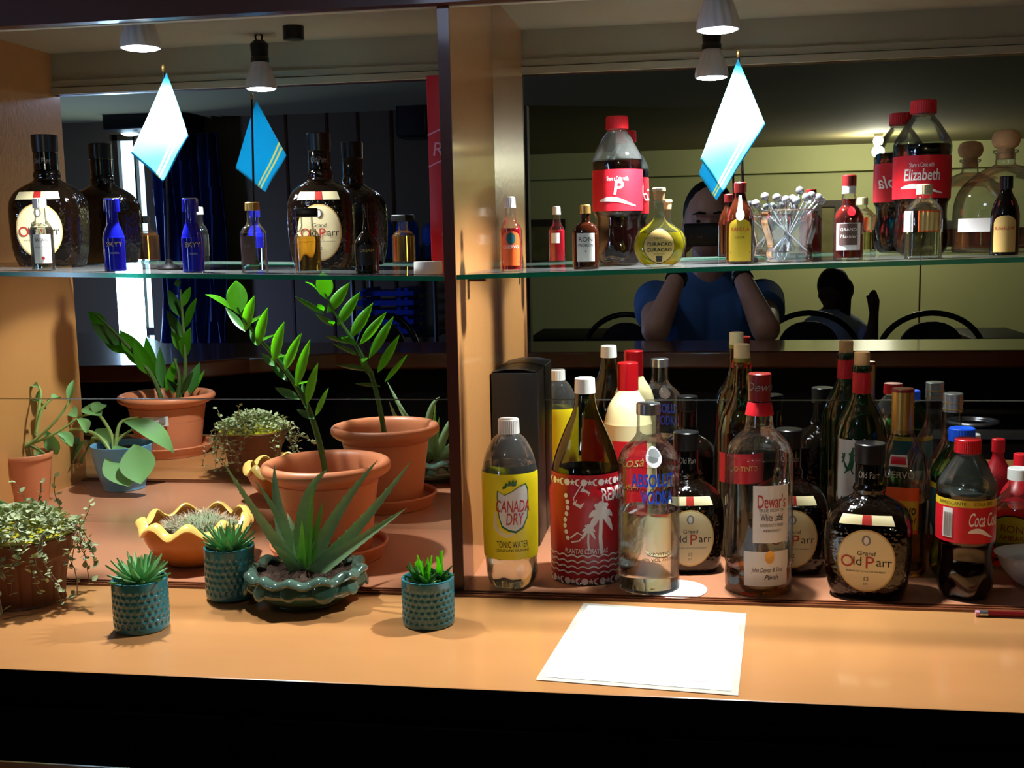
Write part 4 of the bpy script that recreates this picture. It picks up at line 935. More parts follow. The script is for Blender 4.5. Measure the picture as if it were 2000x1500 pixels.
cap(b, .84, 1.0, .46, 'black'); lb = lab(b, .04, .50, 1.6, 'tanlabel', trim=arch); let(b, lb, 'inkred', [T('KAHLUA', .34 * b.R, 0, .06 * b.H)], .28); let(b, None, 'inkred', [strip2d([(-.6 * b.R, 0), (.6 * b.R, 0)], .06 * b.H) + (0, 0)], .66, .0009, name='neck_band')
b = mini('cognac_miniature', 'red wax-sealed orange liqueur miniature with white and brown label', 1659, 343, 54, -.235, [(0, .0), (.88, 0), (.97, .012), (1.0, .05), (1.0, .45), (.95, .53), (.75, .60), (.50, .64), (.48, .68), (.50, .72), (.48, .75), (.42, .78), (.42, .88)], 'glass', liquid=('redspirit', .72, .02))
cap(b, .87, 1.0, .48, 'darkcap', name='cap_top'); cap(b, .785, .885, .47, 'whitelabel', name='cap_band')
lb = lab(b, .12, .44, 1.75, 'whitelabel'); patch('label_field', b.s, M['brownlabel'], lb, FA, .18 * b.H, .43 * b.H, 1.25 * b.R, 'rect', .0009); let(b, lb, 'inkwhite', [T('GRAND', .30 * b.R, 0, .05 * b.H), T('Marnier', .34 * b.R, 0, -.03 * b.H, .2)], .31, .0013)
let(b, None, 'red', [poly2d(ell(0, 0, .30 * b.R, .055 * b.H)) + (.2 * b.R, 0)], .575, .0014, name='wax_seal')
b = mini('tequila_miniature', 'fluted clear tequila miniature in front of the taller cola bottle', 1806, 361, 67, -.262, [(0, .01), (.90, 0), (.96, .012), (.97, .03), (.97, .03), (.98, .58), (.94, .66), (.74, .74), (.46, .80), (.38, .84), (.36, .94)], 'glass', sq=lambda z: 2.0 if z > .70 else 3.5, liquid=('paleliq', .40, .03), lobes=lambda th, z: 1 + (.018 * math.cos(28 * th) if z < .62 else 0))
cap(b, .865, 1.0, .42, 'palecork', 20); lb = lab(b, .36, .64, 1.15, 'orangelabel', du=.25); l2 = patch('label_field', b.s, M['tanlabel'], lb, FA + .25, .38 * b.H, .62 * b.H, 1.0 * b.R, 'rect', .0009); l3 = patch('side_label', b.s, M['whitelabel'], b.root, FA - .95, .36 * b.H, .64 * b.H, .9 * b.R, 'rect', .0008)
# decanter
PT = [(0, .01), (.6, .006), (.93, 0), (1.0, .02), (1.0, .05), (1.0, .05), (1.0, .30), (.98, .40), (.90, .50), (.70, .60), (.42, .68), (.24, .71), (.20, .73), (.20, .80), (.25, .81), (.25, .83), (.20, .835)]
b = bottle('tequila_decanter', 'broad clear decanter with round cork stopper at the right end of the shelf', 'bottle', 1966, 255, 172, -.10, PT, 'glass', shelf=True, sq=lambda z: 2.0 if z > .6 else 3.2, sy=.8, rot=-6, liquid=('whisky', .20, .03))
Shape(crv([(.17 * b.R, .76 * b.H), (.17 * b.R, .84 * b.H), (.19 * b.R, .85 * b.H), (.25 * b.R, .87 * b.H), (.285 * b.R, .92 * b.H), (.24 * b.R, .975 * b.H), (.12 * b.R, .998 * b.H), (0, b.H)])).build('stopper', M['cork'], b.root)
lb = lab(b, .17, .28, .95, 'whitelabel', du=-.35); 
# stirrer glass
yv = -.20; s = (DCAM + yv) / FOC; c = P(1542, 410, yv); zt = shR(c.x); hv = c.z - zt; Rv = 50 * s
gv = empty('tumbler', (c.x, yv, zt + .0004), label='flared pressed-glass tumbler holding the stirrers', cat='glass')
sv = Shape(crv([(0, 0), (Rv * .78, 0), (Rv * .84, .006 * 1), (Rv * .84, .004), (Rv * .84, .2 * hv), (Rv * .80, .3 * hv), (Rv * .84, .42 * hv), (Rv * .97, .62 * hv), (Rv * 1.04, .8 * hv), (Rv * 1.02, .95 * hv), (Rv * 1.12, hv)], 5), lobes=lambda th, z: 1 + .03 * math.cos(8 * th) * (z > .1 * hv))
sv.build('glass_body', M['crystal'], gv, n=80)
Shape([(0, .001), (Rv * .76, .001), (Rv * .76, .17 * hv), (0, .17 * hv)]).build('thick_base', M['stirrer'], gv)
balls = [(1476, 398), (1494, 384), (1517, 386), (1535, 390), (1548, 388), (1562, 372), (1575, 385), (1585, 382), (1598, 386), (1604, 392), (1556, 392)]
for i, (bx_, by_) in enumerate(balls):
    yy = yv + random.uniform(-.02, .025); t = P(bx_, by_, yy); ang = random.uniform(0, 2 * PI)
    base = Vector((c.x - (t.x - c.x) * .45 + random.uniform(-.006, .006), yv - (yy - yv) * .3 + random.uniform(-.006, .006), zt + .17 * hv + .003))
    mb = MB(); mb.tube([base, t], .0013, 8); mb.sphere(t, .0058, 14)
    o = mb.build('cocktail_stirrer', M['stirrer'])
    setp(o, label='clear ball-topped plastic stirrer leaning in the pressed-glass tumbler', category='stirrer', group='clear stirrers in the tumbler')

# ================================================================ PLANTS AND POTS
def leafmesh(p0, p1, w, nrm, fold=.25, droop=0.0, thick=.0006, tip=1.25, belly=.42, curl=0.0, n=10):
    """one leaf blade from p0 to p1; nrm is roughly the upper side. returns verts, faces"""
    p0 = Vector(p0); p1 = Vector(p1); ax = p1 - p0; L = ax.length; nrm = Vector(nrm); sd = ax.cross(nrm).normalized(); up = sd.cross(ax).normalized()
    v = []; f = []
    for i in range(n + 1):
        t = i / n
        c = p0 + ax * t + up * (droop * L * (4 * t * (1 - t)) - curl * L * t * t)
        k = math.sin(PI / 2 * t / belly) ** .8 if t < belly else max(0.0, 1 - ((t - belly) / (1 - belly)) ** (1.5 * tip))
        ww = w / 2 * max(k, .03)
        for a, b_ in ((-1, 1), (-.5, .45), (0, 0), (.5, .45), (1, 1)): v.append(c + sd * a * ww + up * (b_ * fold * ww))
        for a, b_ in ((-1, 1), (-.5, .45), (0, 0), (.5, .45), (1, 1)): v.append(c + sd * a * ww * .98 + up * (b_ * fold * ww - thick))
    for i in range(n):
        o = i * 10; q = o + 10
        for k in range(4):
            f.append((o + k, o + k + 1, q + k + 1, q + k)); f.append((o + 5 + k, q + 5 + k, q + 6 + k, o + 6 + k))
        f.append((o, q, q + 5, o + 5)); f.append((o + 4, o + 9, q + 9, q + 4))
    f.append((0, 5, 6, 7, 8, 9, 4, 3, 2, 1)); o = n * 10; f.append((o, o + 1, o + 2, o + 3, o + 4, o + 9, o + 8, o + 7, o + 6, o + 5))
    return v, f
def inv(root): return root.matrix_world.inverted() if False else Matrix.Translation(-Vector(root.location))
def leaf(root, p0, p1, w, nrm, m, name='leaf', **k):
    v, f = leafmesh(p0, p1, w, nrm, **k); L = Vector(root.location)
    return mesh(name, [a - L for a in v], f, M[m], root, sharp=60)
def pot_shape(root, prof, m, name='pot', n=64, lobes=None):
    return Shape(prof, lobes=lobes).build(name, M[m], root, n=n)
def soil(root, R, z, n=40, rough=.004, name='soil', m='soil'):
    v = [(0, 0, z + rough)]; f = []
    for j in range(1, 9):
        for k in range(n):
            a = 2 * PI * k / n; r = R * j / 8; v.append((r * math.cos(a), r * math.sin(a), z + random.uniform(-rough, rough) * (1 if j < 8 else 0)))
    for k in range(n): f.append((0, 1 + k, 1 + (k + 1) % n))
    for j in range(7):
        for k in range(n): a = 1 + j * n; f.append((a + k, a + n + k, a + n + (k + 1) % n, a + (k + 1) % n))
    return mesh(name, v, f, M[m], root)
CAMP = Vector((0, -DCAM, HCAM))
def terracotta(label, x, y, R, H, z0=0.0, saucer=True):
    r = empty('potted_plant', (x, y, z0 + .0004), label=label, cat='potted plant')
    pr = crv([(R * .60, 0), (R * .66, .002), (R * .70, .25 * H), (R * .76, .60 * H), (R * .80, .78 * H), (R * .80, .78 * H), (R * .80, .80 * H), (R * .94, .86 * H), (R * 1.0, .91 * H), (R * .995, .97 * H), (R * .94, H), (R * .87, .985 * H), (R * .82, .93 * H), (R * .78, .80 * H), (R * .72, .55 * H)], 4)
    pot_shape(r, [(a, z + .012) for a, z in pr], 'terra')
    if saucer: pot_shape(r, crv([(0, 0), (R * .74, 0), (R * .82, .003), (R * .91, .018), (R * .93, .022), (R * .90, .024), (R * .86, .020), (R * .78, .008), (0, .007)], 3), 'terra', 'saucer')
    soil(r, R * .75, H * .62)
    return r
# pot with the tall glossy stem
cD = P(637, 903, -.165); RD = 133 * (DCAM - .165) / FOC
pD = terracotta('terracotta pot with one tall leaning glossy-leaved stem in the middle of the left bay', cD.x, -.165, RD, cD.z - .010)
def stem_path(pts, k=6):
    out = []
    for i in range(len(pts) - 1):
        p0 = pts[max(i - 1, 0)]; p1 = pts[i]; p2 = pts[i + 1]; p3 = pts[min(i + 2, len(pts) - 1)]
        for j in range(k):
            t = j / k; out.append(0.5 * ((2 * p1) + (p2 - p0) * t + (2 * p0 - 5 * p1 + 4 * p2 - p3) * t * t + (3 * p1 - p0 - 3 * p2 + p3) * t ** 3))
    out.append(pts[-1]); return out
Y0, Y1 = -.165, -.200
sp_ = [P(640, 960, Y0), P(632, 900, Y0), P(608, 812, -.170), P(575, 748, -.176), P(540, 700, -.182), P(505, 660, -.190), P(480, 628, -.196), P(463, 600, Y1)]
pth = stem_path(sp_)
L0 = Vector(pD.location)
MB().tube([p - L0 for p in pth], [.0052 - .0036 * i / (len(pth) - 1) for i in range(len(pth))], 10).build('stem', M['leafdark'], pD)
def zz(root, b, t, yb_, yt, wpx, m='leafzz', facing=None, **k):
    p0 = P(b[0], b[1], yb_); p1 = P(t[0], t[1], yt); leaf(root, p0, p1, wpx * (DCAM + yb_) / FOC, facing or (CAMP - p0), m, **k)
VV = (0, -1, .25)
zz(pD, (466, 614), (461, 548), Y1, -.195, 46, facing=VV, fold=.1, belly=.5, tip=1.5)
zz(pD, (452, 604), (401, 575), Y1, -.215, 20, facing=(0, -.5, 1), fold=.25, droop=.08)
for b_, t_, w_ in [((478, 646), (500, 577), 26), ((502, 676), (526, 600), 24), ((533, 706), (558, 628), 25), ((556, 722), (592, 650), 20), ((578, 755), (609, 662), 22), ((598, 790), (624, 708), 20), ((616, 812), (644, 757), 12)]:
    zz(pD, b_, t_, -.19, -.225, w_ * 1.15, facing=(-.25, -1, .15), fold=.28, curl=-.04)
for b_, t_, w_ in [((480, 648), (440, 600), 16), ((504, 676), (488, 640), 16), ((540, 716), (510, 690), 16), ((562, 745), (525, 706), 14), ((585, 780), (537, 757), 20), ((600, 800), (590, 745), 18), ((560, 722), (548, 690), 16), ((614, 818), (580, 800), 16)]:
    zz(pD, b_, t_, -.18, -.15, w_, m='leafdark', facing=(-.6, -.5, .9), fold=.2)
# leaves facing the mirror side of the stem (seen in the mirror)
for b_, t_, w_ in [((474, 640), (520, 612), 16), ((498, 672), (545, 650), 16), ((528, 702), (575, 690), 16), ((575, 752), (620, 742), 16)]:
    zz(pD, b_, t_, -.185, -.12, w_, facing=(0, .3, 1), fold=.3)
def from_mirror(px, py, y): return Rf(px, py, y)
# big pot further left on the deep counter, with fat-leaved plant
yA = -.62; sA = (DCAM - yA) / FOC
cA = Rf(325, 768, yA); RA = 99 * sA
pA = terracotta('large terracotta pot with price sticker and broad glossy leaves, seen in the mirror', cA.x, yA, RA, cA.z - .012)
s_ = Shape([(RA * .765, .0), (RA * .80, .2)])
wrap('price_sticker', s_, M['whitelabel'], pA, [([(-.05 * 0 - .028, -.011), (.028, -.011), (.028, .011), (-.028, .011)], [(0, 1, 2, 3)], 0, 0)], math.radians(82), cA.z * .62, .0035)
wrap('sticker_print', s_, M['inkgrey'], pA, [([(-.022, -.004), (-.008, -.004), (-.008, .008), (-.022, .008)], [(0, 1, 2, 3)], 0, 0), ([(0, .002), (.018, .002), (.018, .004), (0, .004)], [(0, 1, 2, 3)], 0, 0)], math.radians(82), cA.z * .62, .004)
pB_name = 'potted_plant.002'
def ml(root, b, t, w, y0, y1, m='leafdark', nrm=(0, 1, .4), **k):
    if b[1] < t[1] and root.name == pB_name and 180 < t[0] < 320 and t[1] > 930: y0, y1 = y0 + .06, y1 + .13
    p0 = Rf(b[0], b[1], y0); p1 = Rf(t[0], t[1], y1); leaf(root, p0, p1, w * (DCAM - y0) / FOC, nrm, m, **k)
LA = Vector(pA.location)
for pts in [[(318, 790), (300, 740), (262, 690), (215, 640), (180, 610)], [(352, 790), (362, 720), (358, 640), (352, 565)], [(345, 790), (350, 740), (340, 700)]]:
    q = stem_path([Rf(a, b_, yA + .01 * i) for i, (a, b_) in enumerate(pts)]); MB().tube([p - LA for p in q], [.006 - .004 * i / len(q) for i in range(len(q))], 8).build('stem', M['stem'], pA)
for b_, t_, w_ in [((210, 640), (172, 608), 26), ((240, 672), (178, 632), 34), ((255, 690), (196, 650), 34), ((290, 720), (234, 645), 40), ((300, 735), (262, 665), 38), ((305, 750), (285, 658), 30), ((318, 760), (312, 678), 24), ((325, 765), (345, 700), 22), ((355, 620), (328, 565), 24), ((358, 660), (325, 605), 22), ((362, 640), (384, 582), 22), ((362, 690), (335, 640), 24), ((358, 700), (372, 640), 30), ((350, 560), (345, 545), 14), ((356, 600), (372, 560), 20), ((350, 768), (326, 740), 18), ((356, 770), (378, 725), 18), ((370, 770), (390, 708), 26), ((346, 768), (360, 735), 18), ((340, 770), (330, 720), 18), ((375, 768), (400, 722), 10)]:
    ml(pA, b_, t_, w_, yA + random.uniform(-.02, .02), yA + random.uniform(-.04, .04), m='leafzz' if random.random() < .5 else 'leafdark', fold=.3)
# blue pot with soft broad leaves
yB = -.262; cB = Rf(238, 868, yB); RB_ = 64 * (DCAM - yB) / FOC
pB = empty('potted_plant', (cB.x, yB, .0004), label='light blue pot with large soft drooping leaves, seen in the mirror', cat='potted plant')
Hb = cB.z
pot_shape(pB, crv([(0, 0), (RB_ * .62, 0), (RB_ * .68, .006), (RB_ * .86, .45 * Hb), (RB_ * .98, .92 * Hb), (RB_ * 1.0, Hb), (RB_ * .97, Hb), (RB_ * .94, .92 * Hb), (RB_ * .9, .7 * Hb)], 4), 'bluepot')
soil(pB, RB_ * .9, Hb * .86)
LB = Vector(pB.location)
for pts in [[(222, 880), (218, 850), (200, 818), (185, 808), (150, 815)], [(225, 880), (230, 840), (240, 822), (270, 815)], [(220, 880), (235, 855), (265, 835)], [(215, 885), (205, 860), (180, 855)], [(215, 880), (190, 850), (150, 838), (110, 850), (75, 870)]]:
    q = stem_path([Rf(a, b_, yB - .01 * i) for i, (a, b_) in enumerate(pts)]); MB().tube([p - LB for p in q], [.004 - .002 * i / len(q) for i in range(len(q))], 8).build('stem', M['stempale'], pB)
for b_, t_, w_, dr_ in [((198, 812), (165, 795), 34, .2), ((240, 822), (340, 885), 40, .35), ((262, 832), (312, 868), 34, .3), ((225, 870), (252, 950), 66, -.2), ((262, 868), (275, 945), 60, -.15), ((184, 808), (205, 790), 30, .3), ((190, 856), (160, 905), 44, .1), ((168, 860), (122, 960), 50, .1), ((150, 815), (128, 800), 24, .2), ((215, 868), (188, 838), 30, .1), ((120, 850), (160, 870), 36, .2), ((75, 870), (110, 905), 40, .2), ((60, 866), (10, 890), 36, .25), ((110, 850), (85, 815), 26, .1)]:
    ml(pB, b_, t_, w_ * 1.25, yB - .02, yB - .05, m='leafbroad', nrm=(0, .6, 1), droop=dr_ * .5, fold=.2, belly=.5)
# third plant near the left wall: long pale stems with folded leaves
yG = -.13; cG = Rf(44, 886, yG); RG = 62 * (DCAM - yG) / FOC
pG = empty('potted_plant', (cG.x, yG, .0004), label='reddish pot of pale upright stems by the left wall, seen in the mirror', cat='potted plant')
pot_shape(pG, crv([(0, 0), (RG * .72, 0), (RG * .76, .004), (RG * .95, .9 * cG.z), (RG, .92 * cG.z), (RG, cG.z), (RG * .94, cG.z), (RG * .9, .8 * cG.z)], 4), 'terra')
soil(pG, RG * .9, cG.z * .88)
LG = Vector(pG.location)
for pts in [[(5, 880), (10, 850), (30, 815), (45, 775)], [(10, 880), (20, 840), (40, 800), (60, 780)], [(70, 850), (75, 800), (80, 770), (76, 755)], [(70, 845), (82, 800), (100, 780)], [(40, 880), (80, 850), (115, 815), (135, 785)], [(0, 862), (60, 865), (110, 845), (150, 818)], [(20, 880), (50, 868), (90, 888)]]:
    q = stem_path([Rf(a, b_, yG - .012 * i) for i, (a, b_) in enumerate(pts)]); MB().tube([p - LG for p in q], [.0032 - .0012 * i / len(q) for i in range(len(q))], 8).build('stem', M['stempale'], pG)
for b_, t_, w_, dr_ in [((45, 785), (22, 762), 20, .3), ((44, 790), (54, 762), 22, .1), ((60, 782), (82, 795), 18, .4), ((60, 785), (45, 800), 16, .2), ((76, 758), (64, 756), 12, .3), ((78, 760), (84, 785), 14, .2), ((100, 780), (118, 778), 18, .2), ((98, 782), (90, 800), 14, .2), ((136, 788), (144, 742), 14, .1), ((150, 818), (170, 845), 24, .2), ((110, 845), (142, 872), 24, .2), ((90, 840), (112, 888), 24, .1), ((90, 888), (10, 905), 40, .15), ((30, 850), (0, 835), 24, .1), ((60, 866), (30, 896), 30, .1)]:
    ml(pG, b_, t_, w_ * 1.3, yG - .03, yG - .05, m='leafbroad', nrm=(0, .7, 1), droop=dr_ * .5, fold=.5, belly=.55)

# ivy pot on the counter
yI = -.405; sI = (DCAM + yI) / FOC; cI = P(42, 1040, yI); RI = 112 * sI; HI = cI.z
pI = empty('potted_ivy', (cI.x, yI, .0004), label='brown slatted planter with lime rim overflowing with small ivy leaves', cat='potted plant')
wav = lambda th, z: 1 + .022 * abs(math.sin(11 * th))
pot_shape(pI, crv([(0, 0), (RI * .66, 0), (RI * .70, .004), (RI * .74, .3 * HI), (RI * .82, .62 * HI), (RI * .86, .66 * HI), (RI * .90, .70 * HI), (RI * .90, .70 * HI), (RI * .93, .85 * HI), (RI * .98, .95 * HI), (RI * 1.0, .97 * HI), (RI * .97, .985 * HI), (RI * .92, .95 * HI), (RI * .85, .8 * HI)], 4), 'ribpot', n=176, lobes=lambda th, z: 1 + (.03 if z < .66 * HI else .018) * abs(math.sin(11 * th)) ** .6)
pot_shape(pI, [(RI * .955, .955 * HI), (RI * .965, 1.0 * HI), (RI * .90, 1.0 * HI), (RI * .88, .9 * HI)], 'limerim', 'rim', n=132, lobes=lambda th, z: 1 + .02 * abs(math.sin(11 * th)))
soil(pI, RI * .88, HI * .90)
def ivy():
    V = []; Fc = []; V2 = MB()
    rnd = random.Random(3)
    def put(p, sz):
        d = Vector((rnd.uniform(-1, 1), rnd.uniform(-1, 1), rnd.uniform(-.2, .8))).normalized(); n_ = Vector((rnd.uniform(-.6, .6), rnd.uniform(-.8, .5), 1)).normalized()
        if abs(d.dot(n_)) > .9: d = Vector((1, 0, 0))
        v, f = leafmesh(p, p + d * sz, sz * .72, n_, fold=.2, n=4, thick=.0003, belly=.4); o = len(V); V.extend(v); Fc.extend([tuple(i + o for i in q) for q in f])
    for i in range(620):
        a = rnd.uniform(0, 2 * PI); r = RI * .98 * math.sqrt(rnd.random()); h = .030 * (1 - (r / RI) ** 2) + rnd.uniform(-.006, .014)
        put(Vector((r * math.cos(a), r * math.sin(a), HI * .96 + h)), rnd.uniform(.006, .012))
    # trailing strands: (angle, out, drop) plus a few rising ones
    st = []
    for i in range(30):
        a = rnd.uniform(0, 2 * PI); st.append((a, rnd.uniform(.005, .028), rnd.uniform(.02, .085)))
    st += [(math.radians(-20), .025, .075), (math.radians(-5), .050, .030), (math.radians(-12), .055, .035), (math.radians(80), .01, -.06), (math.radians(120), .01, -.05), (math.radians(100), -.01, -.055), (math.radians(160), .035, .07), (math.radians(20), .02, -.03)]
    for a, out, drop in st:
        pts = []
        for j in range(9):
            t = j / 8; r = RI * (.85 + .15 * min(1, t * 3)) + out * t; z = HI * 1.0 + .012 * math.sin(PI * min(1, t * 2)) - drop * t * t
            aa = a + .12 * math.sin(t * 5 + a * 7); pts.append(Vector((r * math.cos(aa), r * math.sin(aa), max(.004, z))))
        V2.tube(pts, .0006, 5)
        for j in range(1, 9):
            for _ in range(2): put(pts[j] + Vector((rnd.uniform(-.004, .004), rnd.uniform(-.004, .004), rnd.uniform(-.003, .003))), rnd.uniform(.005, .011))
    o = mesh('foliage', V, Fc, M['ivy'], pI); o['kind'] = 'stuff'
    V2.build('trailing_stems', M['ivystem'], pI)
ivy()

# yellow scalloped bowl with cactus
yY = -.205; sY = (DCAM + yY) / FOC; cY = P(381, 1010, yY); RY = 112 * sY; HY = cY.z
pY = empty('potted_cactus', (cY.x, yY, .0004), label='orange-yellow bowl with wavy rim holding a low spiny cactus', cat='potted plant')
def wavy(name, m, z_of, R_of, prof_n, lo, hi, n=160, waves=9):
    v = []; f = []; zs = prof_n
    for t in zs:
        for k in range(n):
            th = 2 * PI * k / n; v.append((R_of(t, th) * math.cos(th), R_of(t, th) * math.sin(th), z_of(t, th)))
    for j in range(len(zs) - 1):
        for k in range(n): f.append((j * n + k, j * n + (k + 1) % n, (j + 1) * n + (k + 1) % n, (j + 1) * n + k))
    return mesh(name, v, f, M[m], pY)
ww = lambda th: math.sin(9 * th + .6)
def zof(t, th): return HY * min(t, 1) * .92 + (HY * .11 * ww(th)) * max(0, (min(t, 1) - .45) / .55) ** 1.5
def rof(t, th): return RY * (.50 + .50 * math.sin(PI / 2 * min(1, t) ** .75)) * (1 + .03 * ww(th + .17) * t)
ts = [0, .02] + [i / 14 for i in range(1, 15)]
o = wavy('bowl', 'yellowpot', zof, rof, ts, 0, 1)
o2 = wavy('bowl_inside', 'yellowpot', lambda t, th: zof(t, th), lambda t, th: rof(t, th) - .006, [.45, .6, .75, .9, 1.0], 0, 1)
v = []; f = []; n = 160; m_ = 8
for k in range(n):
    th = 2 * PI * k / n; r0 = rof(1, th) - .003; z0 = zof(1, th)
    for j in range(m_):
        a = 2 * PI * j / m_; v.append(((r0 + .0015 + .0075 * math.cos(a)) * math.cos(th), (r0 + .0015 + .0075 * math.cos(a)) * math.sin(th), z0 + .0042 * math.sin(a) - .003 * math.cos(a)))
for k in range(n):
    for j in range(m_): f.append((k * m_ + j, ((k + 1) % n) * m_ + j, ((k + 1) % n) * m_ + (j + 1) % m_, k * m_ + (j + 1) % m_))
mesh('rim', v, f, M['yellowrim'], pY)
MB().tube([(0, 0, 0), (0, 0, .003)], RY * .5, 40).build('bowl_base', M['yellowpot'], pY)
soil(pY, RY * .86, HY * .62)
ca = MB()
for (x, y_, r) in [(.012, .0, .040), (-.026, .008, .024), (.046, .010, .022), (-.004, .030, .022)]: ca.sphere((x, y_, HY * .70), r, 24, sc=(1, 1, .62))
ca.build('cactus_body', M['cactus'], pY)
spm = MB(); rnd = random.Random(5)
for (x, y_, r) in [(.012, .0, .040), (-.026, .008, .024), (.046, .010, .022), (-.004, .030, .022)]:
    for i in range(int(340 * r / .04)):
        a = rnd.uniform(0, 2 * PI); ph = math.acos(rnd.uniform(0.05, 1)); d = Vector((math.sin(ph) * math.cos(a), math.sin(ph) * math.sin(a), math.cos(ph) * .62))
        p = Vector((x, y_, HY * .70)) + d * r; d = (d + Vector((rnd.uniform(-.5, .5), rnd.uniform(-.5, .5), rnd.uniform(-.1, .5)))).normalized()
        spm.tube([p, p + d * rnd.uniform(.006, .013)], [.00055, .0001], 4, cap=False)
o = spm.build('spines', M['spine'], pY); o['kind'] = 'stuff'

# teal ribbed small pots
def teal_pot(px, rim_py, wpx, base_py, label, kind, seed):
    R = wpx / 2 * 1.34 / FOC; y = Fl(px, base_py).y + R; s = (DCAM + y) / FOC; R = wpx / 2 * s; c = P(px, rim_py, y); H = c.z
    if 400 < px < 470: y += .022
    r = empty('potted_succulent', (c.x, y, .003 if y > -.375 else .0004), label=label, cat='potted plant', group='small teal dimpled pots with succulents'); H -= r.location.z
    rows = 6; cols = 26
    def lob(th, z):
        t = z / H
        if t < .10 or t > .84: return 1.0
        q = (t - .10) / .74 * rows; row = int(q); fr = q - row
        a = (th * cols / (2 * PI) + .5 * (row % 2)) % 1.0
        # slanted half-moon dimples
        dx = (a - .5) * 2; dz = (fr - .5) * 2
        return 1 - .045 * max(0.0, 1 - (dx * 1.5) ** 2 - (dz * 1.25) ** 2) ** .5 if (dx * 1.5) ** 2 + (dz * 1.25) ** 2 < 1 else 1.0
    zs = [.0, .001] + [H * (.03 + .95 * i / 60) for i in range(61)]
    pr = [(0, 0), (R * .93, 0), (R * .96, .001)] + [(R * (.97 + .02 * min(1, z / H * 6)), z) for z in zs[2:]] + [(R * .98, H * .995), (R * .95, H), (R * .90, H * .995), (R * .88, H * .95), (R * .88, H * .8)]
    Shape(pr, lobes=lob).build('pot', M['tealpot'], r, n=cols * 10)
    soil(r, R * .90, H * .86, rough=.0015)
    rnd = random.Random(seed); L = Vector(r.location)
    if kind == 0:
        k = 0
        for ring, (nn, el, ln) in enumerate([(6, 74, .036), (9, 55, .043), (11, 36, .043), (10, 18, .036)]):
            for i in range(nn):
                a = 2 * PI * i / nn + ring * .5 + rnd.uniform(-.1, .1); e = math.radians(el + rnd.uniform(-6, 6)); ll = ln * rnd.uniform(.85, 1.12)
                d = Vector((math.cos(a) * math.cos(e), math.sin(a) * math.cos(e), math.sin(e))); p0 = L + Vector((0, 0, H * .88)) + Vector((math.cos(a), math.sin(a), 0)) * R * .14
                nrm = Vector((-math.cos(a) * math.sin(e), -math.sin(a) * math.sin(e), math.cos(e)))
                leaf(r, p0, p0 + d * ll, .0088, nrm, 'haworthia', fold=.55, thick=.0018, belly=.3, tip=.8, curl=-.10, n=8)
    else:
        for cx_, cy_ in [(-.012, 0), (.014, .006), (.002, -.012)]:
            for ring, (nn, el, ln) in enumerate([(4, 75, .034), (6, 50, .028), (7, 20, .022)]):
                for i in range(nn):
                    a = 2 * PI * i / nn + ring * .5 + rnd.uniform(-.2, .2); e = math.radians(el + rnd.uniform(-10, 10)); ll = ln * rnd.uniform(.6, 1.15)
                    d = Vector((math.cos(a) * math.cos(e), math.sin(a) * math.cos(e), math.sin(e))); p0 = L + Vector((cx_, cy_, H * .88))
                    nrm = Vector((-math.cos(a) * math.sin(e), -math.sin(a) * math.sin(e), math.cos(e)))
                    leaf(r, p0, p0 + d * ll, .0085, nrm, 'leafdark' if ring else 'leafzz', fold=.4, thick=.0015, belly=.35, tip=.9, curl=-.05, n=7)
    return r
teal_pot(272, 1128, 119, 1246, 'leftmost small teal pot, its spiky rosette casting a star shadow on the counter', 0, 1)
teal_pot(434, 1074, 109, 1193, 'small teal pot between the wavy yellow bowl and the green glazed bowl', 0, 2)
teal_pot(835, 1126, 110, 1235, 'small teal pot in front of the divider with loose upright green leaves', 1, 3)

# green glazed bowl with aloe
yE = -.372; sE = (DCAM + yE) / FOC; cE = P(597, 1108, yE); RE = 126 * sE; HE = cE.z
pE = empty('potted_aloe', (cE.x, yE, .0004), label='dark green glazed bowl with ruffled rim and a spreading aloe', cat='potted plant')
ruf = lambda th, z: 1 + (.035 * math.sin(12 * th) + .02 * math.sin(5 * th + 1)) * max(0, z / HE - .45) * 1.6
pot_shape(pE, crv([(0, 0), (RE * .52, 0), (RE * .56, .004), (RE * .70, .16 * HE), (RE * .93, .42 * HE), (RE * 1.0, .62 * HE), (RE * .95, .82 * HE), (RE * .93, .86 * HE)], 6), 'greenpot', 'bowl', n=144, lobes=ruf)
v = []; f = []; n = 144; m_ = 10
for k in range(n):
    th = 2 * PI * k / n; r0 = RE * .90 * (1 + .035 * math.sin(12 * th)); z0 = HE * (.93 + .07 * math.sin(12 * th + .8))
    for j in range(m_):
        a = 2 * PI * j / m_; v.append(((r0 + .0090 * math.cos(a)) * math.cos(th), (r0 + .0090 * math.cos(a)) * math.sin(th), z0 + .0060 * math.sin(a)))
for k in range(n):
    for j in range(m_): f.append((k * m_ + j, ((k + 1) % n) * m_ + j, ((k + 1) % n) * m_ + (j + 1) % m_, k * m_ + (j + 1) % m_))
mesh('ruffled_rim', v, f, M['greenrim'], pE)
for i in range(11):
    a = 2 * PI * i / 11 + .2; rr = .0135 + .003 * math.sin(i * 2.3)
    mb = MB(); mb.sphere((0, 0, 0), rr, 18, sc=(.28, 1, .95))
    o = mb.build('leaf_relief', M['greenrim'] if i % 3 == 1 else M['greenpot'], pE); o.location = (RE * .97 * math.cos(a), RE * .97 * math.sin(a), HE * (.70 + .05 * math.sin(i * 1.7))); o.rotation_euler = (0.2 * math.sin(i), -.35, a)
soil(pE, RE * .86, HE * .84, rough=.005)
